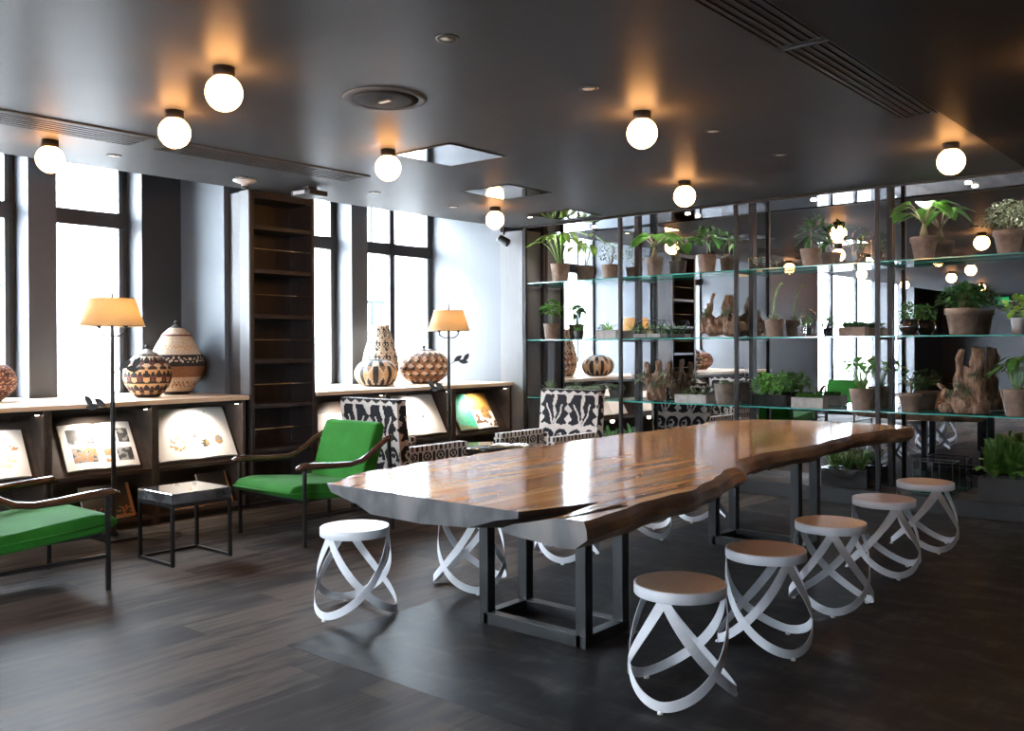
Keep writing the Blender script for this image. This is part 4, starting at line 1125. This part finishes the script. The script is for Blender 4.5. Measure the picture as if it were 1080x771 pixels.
# box planters
def planter(label, x, y, z, w, d, h, m, fill, leafm, n=3, seed=1, name='planter_box', part='trough'):
    t = thing(name, label, 'planter', (x, y, z), 0, 'planter boxes on the shelving')
    b = MB(); e = .010
    b.box(-w / 2, w / 2, -d / 2, d / 2, 0, .012).box(-w / 2, w / 2, -d / 2, -d / 2 + e, .012, h).box(-w / 2, w / 2, d / 2 - e, d / 2, .012, h).box(-w / 2, -w / 2 + e, -d / 2 + e, d / 2 - e, .012, h).box(w / 2 - e, w / 2, -d / 2 + e, d / 2 - e, .012, h)
    b.build(part, m, t)
    MB().box(-w / 2 + e, w / 2 - e, -d / 2 + e, d / 2 - e, .012, h * .85).build('soil', SOIL, t)
    rg = random.Random(seed); sm, lm = MB(), MB()
    for k in range(n):
        c = ((k + .5) / n - .5) * (w - .06)
        fill(rg, sm, lm, h * .85, (c, rg.uniform(-.02, .02)))
    clampy(sm, 9.028 - y); clampy(lm, 9.028 - y)
    if sm.v: sm.build('stem', GSTEM, t)
    lm.build('foliage', leafm, t)
def sub(g, **kw):
    def f(rg, sm, lm, z0, c):
        a, b = MB(), MB(); g(rg, a, b, z0, **kw)
        for m_, o in ((a, sm), (b, lm)): o.add([(x + c[0], y + c[1], z) for x, y, z in m_.v], m_.f, m_.mi, True)
    return f
planter('pale concrete trough with an aloe on the middle glass shelf', -6.012, YP, Z2, .27, .14, .10, CONC, sub(g_aloe, H=.18, S=.1, n=16), LEAF[4], 1, 31)
planter('terracotta trough of dark succulents at the right of the two cloches', -3.195, YP, Z2, .25, .12, .085, TERRA, sub(g_rosette, H=.1, S=.085, n=22, W=.03), LEAF[1], 4, 32)
planter('pale stone tray of gravel and low green on the lower glass shelf', -4.911, YP, Z3, .38, .18, .09, CONC, sub(g_bush, H=.08, S=.05, n=36, L=.03, W=.02), LEAF[5], 3, 33)
planter('dark glass tray of mossy ferns on the lower glass shelf', -4.028, YP, Z3, .36, .17, .12, DARKG, sub(g_bush, H=.22, S=.11, n=120, L=.05, W=.03), LEAF[0], 3, 34)
planter('short concrete trough of small succulents on the lower glass shelf', -3.631, YP, Z3, .32, .14, .10, CONC, sub(g_rosette, H=.1, S=.07, n=18, W=.025), LEAF[3], 4, 35)
planter('dark tray of ferns and pale flowers on the plinth under the table end', -3.27, 8.83, Z0, .44, .22, .17, DARKG, sub(g_fern, H=.34, S=.18, n=20, pin=18), LEAF[6], 3, 36)
planter('large black planter of bright ferns on the plinth at the right photo edge', -1.84, 8.83, Z0, .50, .24, .20, BLACKM, sub(g_fern, H=.60, S=.20, n=30, pin=24), LEAF[6], 3, 37)
# small glass jars
def jar(label, x, z, y=YP):
    t = thing('glass_jar', label, 'jar', (x, y, z), 0, 'small plant jars on the shelving')
    MB().lathe([(.03, .002), (.036, .004), (.037, .13), (.033, .135)], 20).build('vessel', DOME, t)
    MB().lathe([(1e-4, .005), (.032, .005), (.033, .05), (1e-4, .052)], 16).build('soil', SOIL, t)
    rg = random.Random(x); sm, lm = MB(), MB(); g_bush(rg, sm, lm, .05, .085, .026, 34, .026, .014, 1)
    lm.build('foliage', LEAF[5], t)
jar('small planted glass jar on the top glass shelf, left of a pair', -4.235, Z1)
jar('small planted glass jar on the top glass shelf, right of a pair', -4.145, Z1)
# cloches
def cloche(label, x, z, r, h, seed, g, lm_):
    t = thing('glass_cloche', label, 'cloche', (x, YP, z), 0, 'glass cloches over small plants')
    MB().lathe([(r * 1.05, 0), (r * 1.05, .010), (r * .9, .013)], 28).build('base', ARMW, t)
    prof = [(r, .013), (r, h - r)] + [(max(r * cos(a), 1e-4), h - r + r * sin(a)) for a in [pi / 2 * k / 8 for k in range(1, 9)]]
    d = MB().lathe(prof, 32); d.f = d.f[:-1] if len(d.f[-1]) > 4 else d.f; d.mi = d.mi[:len(d.f)]; d.sm = d.sm[:len(d.f)]
    # drop the flat bottom cap
    keep = [k for k, f in enumerate(d.f) if len(f) <= 4]; d.f = [d.f[k] for k in keep]; d.mi = [d.mi[k] for k in keep]; d.sm = [d.sm[k] for k in keep]
    d.build('dome', DOME, t)
    MB().lathe([(r * .40, .013), (r * .52, .085), (r * .55, .09), (r * .45, .09), (1e-4, .08)], 20).build('pot', TERRA2 if lm_ is LEAF[1] else BLACKM, t)
    rg = random.Random(seed); sm, lm = MB(), MB(); g(rg, sm, lm, .08)
    sm.build('stem', STEM, t); lm.build('foliage', lm_, t)
cloche('tall glass cloche over a little bonsai on the top glass shelf', -3.115, Z1, .088, .335, 41, lambda rg, s, l, z: (s.tube([(0, 0, z), (.015, 0, z + .06), (-.005, 0, z + .12), (.01, 0, z + .18)], [.010, .008, .006, .003], 7), [leaf(l, V((rg.uniform(-.03, .03), rg.uniform(-.03, .03), z + rg.uniform(.05, .19))), rnd_dir(rg, -.3, .8), V((0, 0, 1)), .045, .028) for k in range(46)]), LEAF[1])
cloche('glass cloche over a small sprig on the middle glass shelf', -3.651, Z2, .088, .27, 42, lambda rg, s, l, z: g_bush(rg, s, l, z, .13, .05, 60, .04, .02, 1), LEAF[3])
# terrarium houses
def terrarium(label, x, y, z, w, d, h, roof, seed, plants=True):
    t = thing('glass_terrarium', label, 'terrarium', (x, y, z), 0)
    e = .007; f = MB(); a, b = w / 2, d / 2
    C = [(-a, -b), (a, -b), (a, b), (-a, b)]
    for k in range(4):
        p, q = C[k], C[(k + 1) % 4]
        f.bar((*p, .004), (*q, .004), e).bar((*p, h), (*q, h), e).bar((*p, 0), (*p, h), e)
    if roof:
        for s in (-a, a):
            f.bar((s, -b, h), (s, 0, h + roof), e).bar((s, b, h), (s, 0, h + roof), e)
        f.bar((-a, 0, h + roof), (a, 0, h + roof), e); f.bar((0, -b, 0), (0, -b, h), e)
    else:
        f.bar((0, -b, 0), (0, -b, h), e).bar((0, b, 0), (0, b, h), e)
    f.build('frame', BLACK, t)
    g = MB()
    g.add([(-a, -b, .004), (a, -b, .004), (a, -b, h), (-a, -b, h), (-a, b, .004), (a, b, .004), (a, b, h), (-a, b, h)], [(0, 1, 2, 3), (5, 4, 7, 6), (4, 0, 3, 7), (1, 5, 6, 2)])
    g.build('glass', SHELFG, t)
    MB().box(-a + .006, a - .006, -b + .006, b - .006, .004, .05 if plants else .012).build('gravel', CONC if plants else SHELFE, t)
    if plants:
        rg = random.Random(seed); sm, lm = MB(), MB()
        for k in range(4): sub(g_bush, H=.10, S=.05, n=45, L=.035, W=.018)(rg, sm, lm, .05, ((k + .5) / 4 * w - a, 0))
        lm.build('foliage', LEAF[3], t)
terrarium('glass greenhouse terrarium with gravel on the middle glass shelf', -5.457, YP, Z2, .36, .17, .10, .10, 51)
terrarium('empty black-framed glass box on the plinth behind the farthest stools', -2.47, 8.83, Z0, .34, .22, .30, 0, 52, False)
# driftwood with air plants
from mathutils import noise as mnoise
def driftwood(label, x, z, w, h, seed, y=YP, spikes=None, lumps=(), plants=4):
    t = thing('driftwood', label, 'driftwood', (x, y, z), 0, 'driftwood pieces with air plants')
    rg = random.Random(seed); mb = MB()
    for (bx, bz, r, sz) in lumps: mb.ball((bx * w, 0, bz * h), r, 30, 22, 0, sz)
    for (p0, p1, p2, r0, r1) in spikes:
        P0, P1, P2 = (V((p[0] * w, p[1], p[2] * h)) for p in (p0, p1, p2))
        pts, rs = [], []
        for k in range(43):
            q = k / 42; c = P0 * (1 - q) ** 2 + P1 * 2 * q * (1 - q) + P2 * q * q
            pts.append(c); rs.append((r0 * (1 - q) + r1 * q) * (1 + .15 * sin(q * 15 + seed)))
        mb.tube(pts, rs, 30, flat=(1, .72))
    out = []
    for v in mb.v:
        p = V(v); o = V((seed, seed * .7, 0))
        n1 = mnoise.noise_vector(p * 8 + o); n2 = mnoise.noise_vector(V((p.x * 48, p.y * 48, p.z * 11)) + o); n3 = mnoise.noise_vector(V((p.x * 22, p.y * 22, p.z * 7)) - o)
        q = p + n1 * .038 + n2 * .016 + V((n3.x, n3.y, 0)) * (.022 * (1 - abs(n3.z)))
        out.append((q.x, q.y * .85, max(q.z, .001)))
    mb.v = out
    clampy(mb, 9.03 - y); mb.v = [(a, max(b, -.125), c) for a, b, c in mb.v]
    mb.build('wood', DRIFT, t)
    for k in range(plants):
        lm = MB(); q = spikes[k % len(spikes)]; f = rg.uniform(.2, .75); c = V((q[0][0] * w, 0, q[0][2] * h)).lerp(V((q[2][0] * w, 0, q[2][2] * h)), f); c.y = -.07
        for j in range(26):
            d = rnd_dir(rg, -.4, 1); d.y = -abs(d.y) * .7
            leaf(lm, c, d, V((0, 0, 1)), .10, .012, .2, .4, 4, 0, 2)
        lm.build('air_plant', LEAF[2], t)
driftwood('forked driftwood with air plants on the middle glass shelf', -4.58, Z2, .50, .47, 61, lumps=((-.15, .18, .10, .8), (.22, .16, .11, .7)),
          spikes=(((-.42, 0, .12), (-.35, 0, .5), (-.20, 0, .98), .075, .022), ((-.2, 0, .2), (-.28, 0, .6), (-.34, 0, .78), .06, .02), ((.12, 0, .2), (.05, 0, .55), (.16, 0, .92), .06, .028), ((.30, 0, .2), (.34, 0, .5), (.16, 0, .90), .055, .03), ((.2, 0, .2), (.48, 0, .3), (.55, 0, .22), .08, .02), ((-.1, 0, .3), (-.02, 0, .5), (.10, 0, .45), .06, .05)))
driftwood('gnarled driftwood stump with grey air plants on the lower glass shelf behind the table', -5.42, Z3, .46, .43, 62, lumps=((.05, .25, .10, 1.0),),
          spikes=(((0, 0, 0), (.0, 0, .5), (-.25, 0, .95), .10, .03), ((.1, 0, 0), (.15, 0, .6), (.12, 0, 1.0), .10, .03), ((.2, 0, .1), (.32, 0, .5), (.42, 0, .95), .08, .02), ((0, 0, .3), (-.3, 0, .5), (-.48, 0, .72), .06, .015), ((.2, 0, .3), (.42, 0, .4), (.5, 0, .6), .05, .012)), plants=5)
driftwood('tall twin-peaked driftwood with small clinging plants on the lower right glass shelf', -2.235, Z3, .46, .57, 63, lumps=((.12, .2, .12, 1.0), (-.28, .1, .07, .8)),
          spikes=(((-.02, 0, 0), (-.06, 0, .5), (-.02, 0, .96), .11, .035), ((.28, 0, 0), (.22, 0, .5), (.26, 0, 1.0), .115, .04), ((.1, 0, .1), (.1, 0, .4), (.12, 0, .72), .10, .05), ((-.1, 0, .2), (-.3, 0, .3), (-.45, 0, .5), .06, .03)))

# ------------------------------------------------------------------ light
w = bpy.data.worlds.new('overcast'); SC.world = w; w.use_nodes = True
bg = w.node_tree.nodes['Background']; bg.inputs[0].default_value = (.80, .91, 1.0, 1); bg.inputs[1].default_value = 85.0
sun = bpy.data.lights.new('sun', 'SUN'); sun.energy = 100; sun.angle = radians(3); sun.color = (1, .97, .93)
so = bpy.data.objects.new('sun', sun); COL.objects.link(so)
so.rotation_euler = V((-.62, -.1, -.74)).to_track_quat('-Z', 'Y').to_euler()
def portal(y0, y1):
    l = bpy.data.lights.new('window_portal', 'AREA'); l.shape = 'RECTANGLE'; l.size = y1 - y0; l.size_y = 2.3
    l.cycles.is_portal = True
    o = bpy.data.objects.new('window_portal', l); COL.objects.link(o)
    o.location = (-8.9, (y0 + y1) / 2, 2.2); o.rotation_euler = (pi / 2, 0, pi / 2)
    o.rotation_euler = V((1, 0, 0)).to_track_quat('-Z', 'Z').to_euler()
for a, b in ((2.08, 3.39), (3.635, 4.44), (5.66, 7.045), (7.294, 8.66), (-1.25, -.1), (-2.75, -1.5), (-4.6, -3.0), (-6.3, -4.6), (-8, -6.3), (-10.2, -8.3)): portal(a, b)

for xa, xb in ((-3.0, -1.4),):  # portal of the added fill window
    l = bpy.data.lights.new('window_portal', 'AREA'); l.shape = 'RECTANGLE'; l.size = xb - xa; l.size_y = 2.0; l.cycles.is_portal = True
    o = bpy.data.objects.new('window_portal', l); COL.objects.link(o); o.location = ((xa + xb) / 2, -3.68, 1.9)
    o.rotation_euler = V((0, 1, 0)).to_track_quat('-Z', 'Z').to_euler()
SC.view_settings.view_transform = 'Standard'; SC.view_settings.look = 'None'
SC.view_settings.exposure = 0; SC.view_settings.gamma = 1; SC.view_settings.use_curve_mapping = False
SC.cycles.max_bounces = 10; SC.cycles.diffuse_bounces = 4; SC.cycles.glossy_bounces = 6; SC.cycles.transparent_max_bounces = 24; SC.cycles.transmission_bounces = 8
SC.cycles.caustics_reflective = True; SC.cycles.blur_glossy = .6; SC.cycles.caustics_refractive = False
SC.cycles.sample_clamp_indirect = 14; SC.cycles.use_adaptive_sampling = False
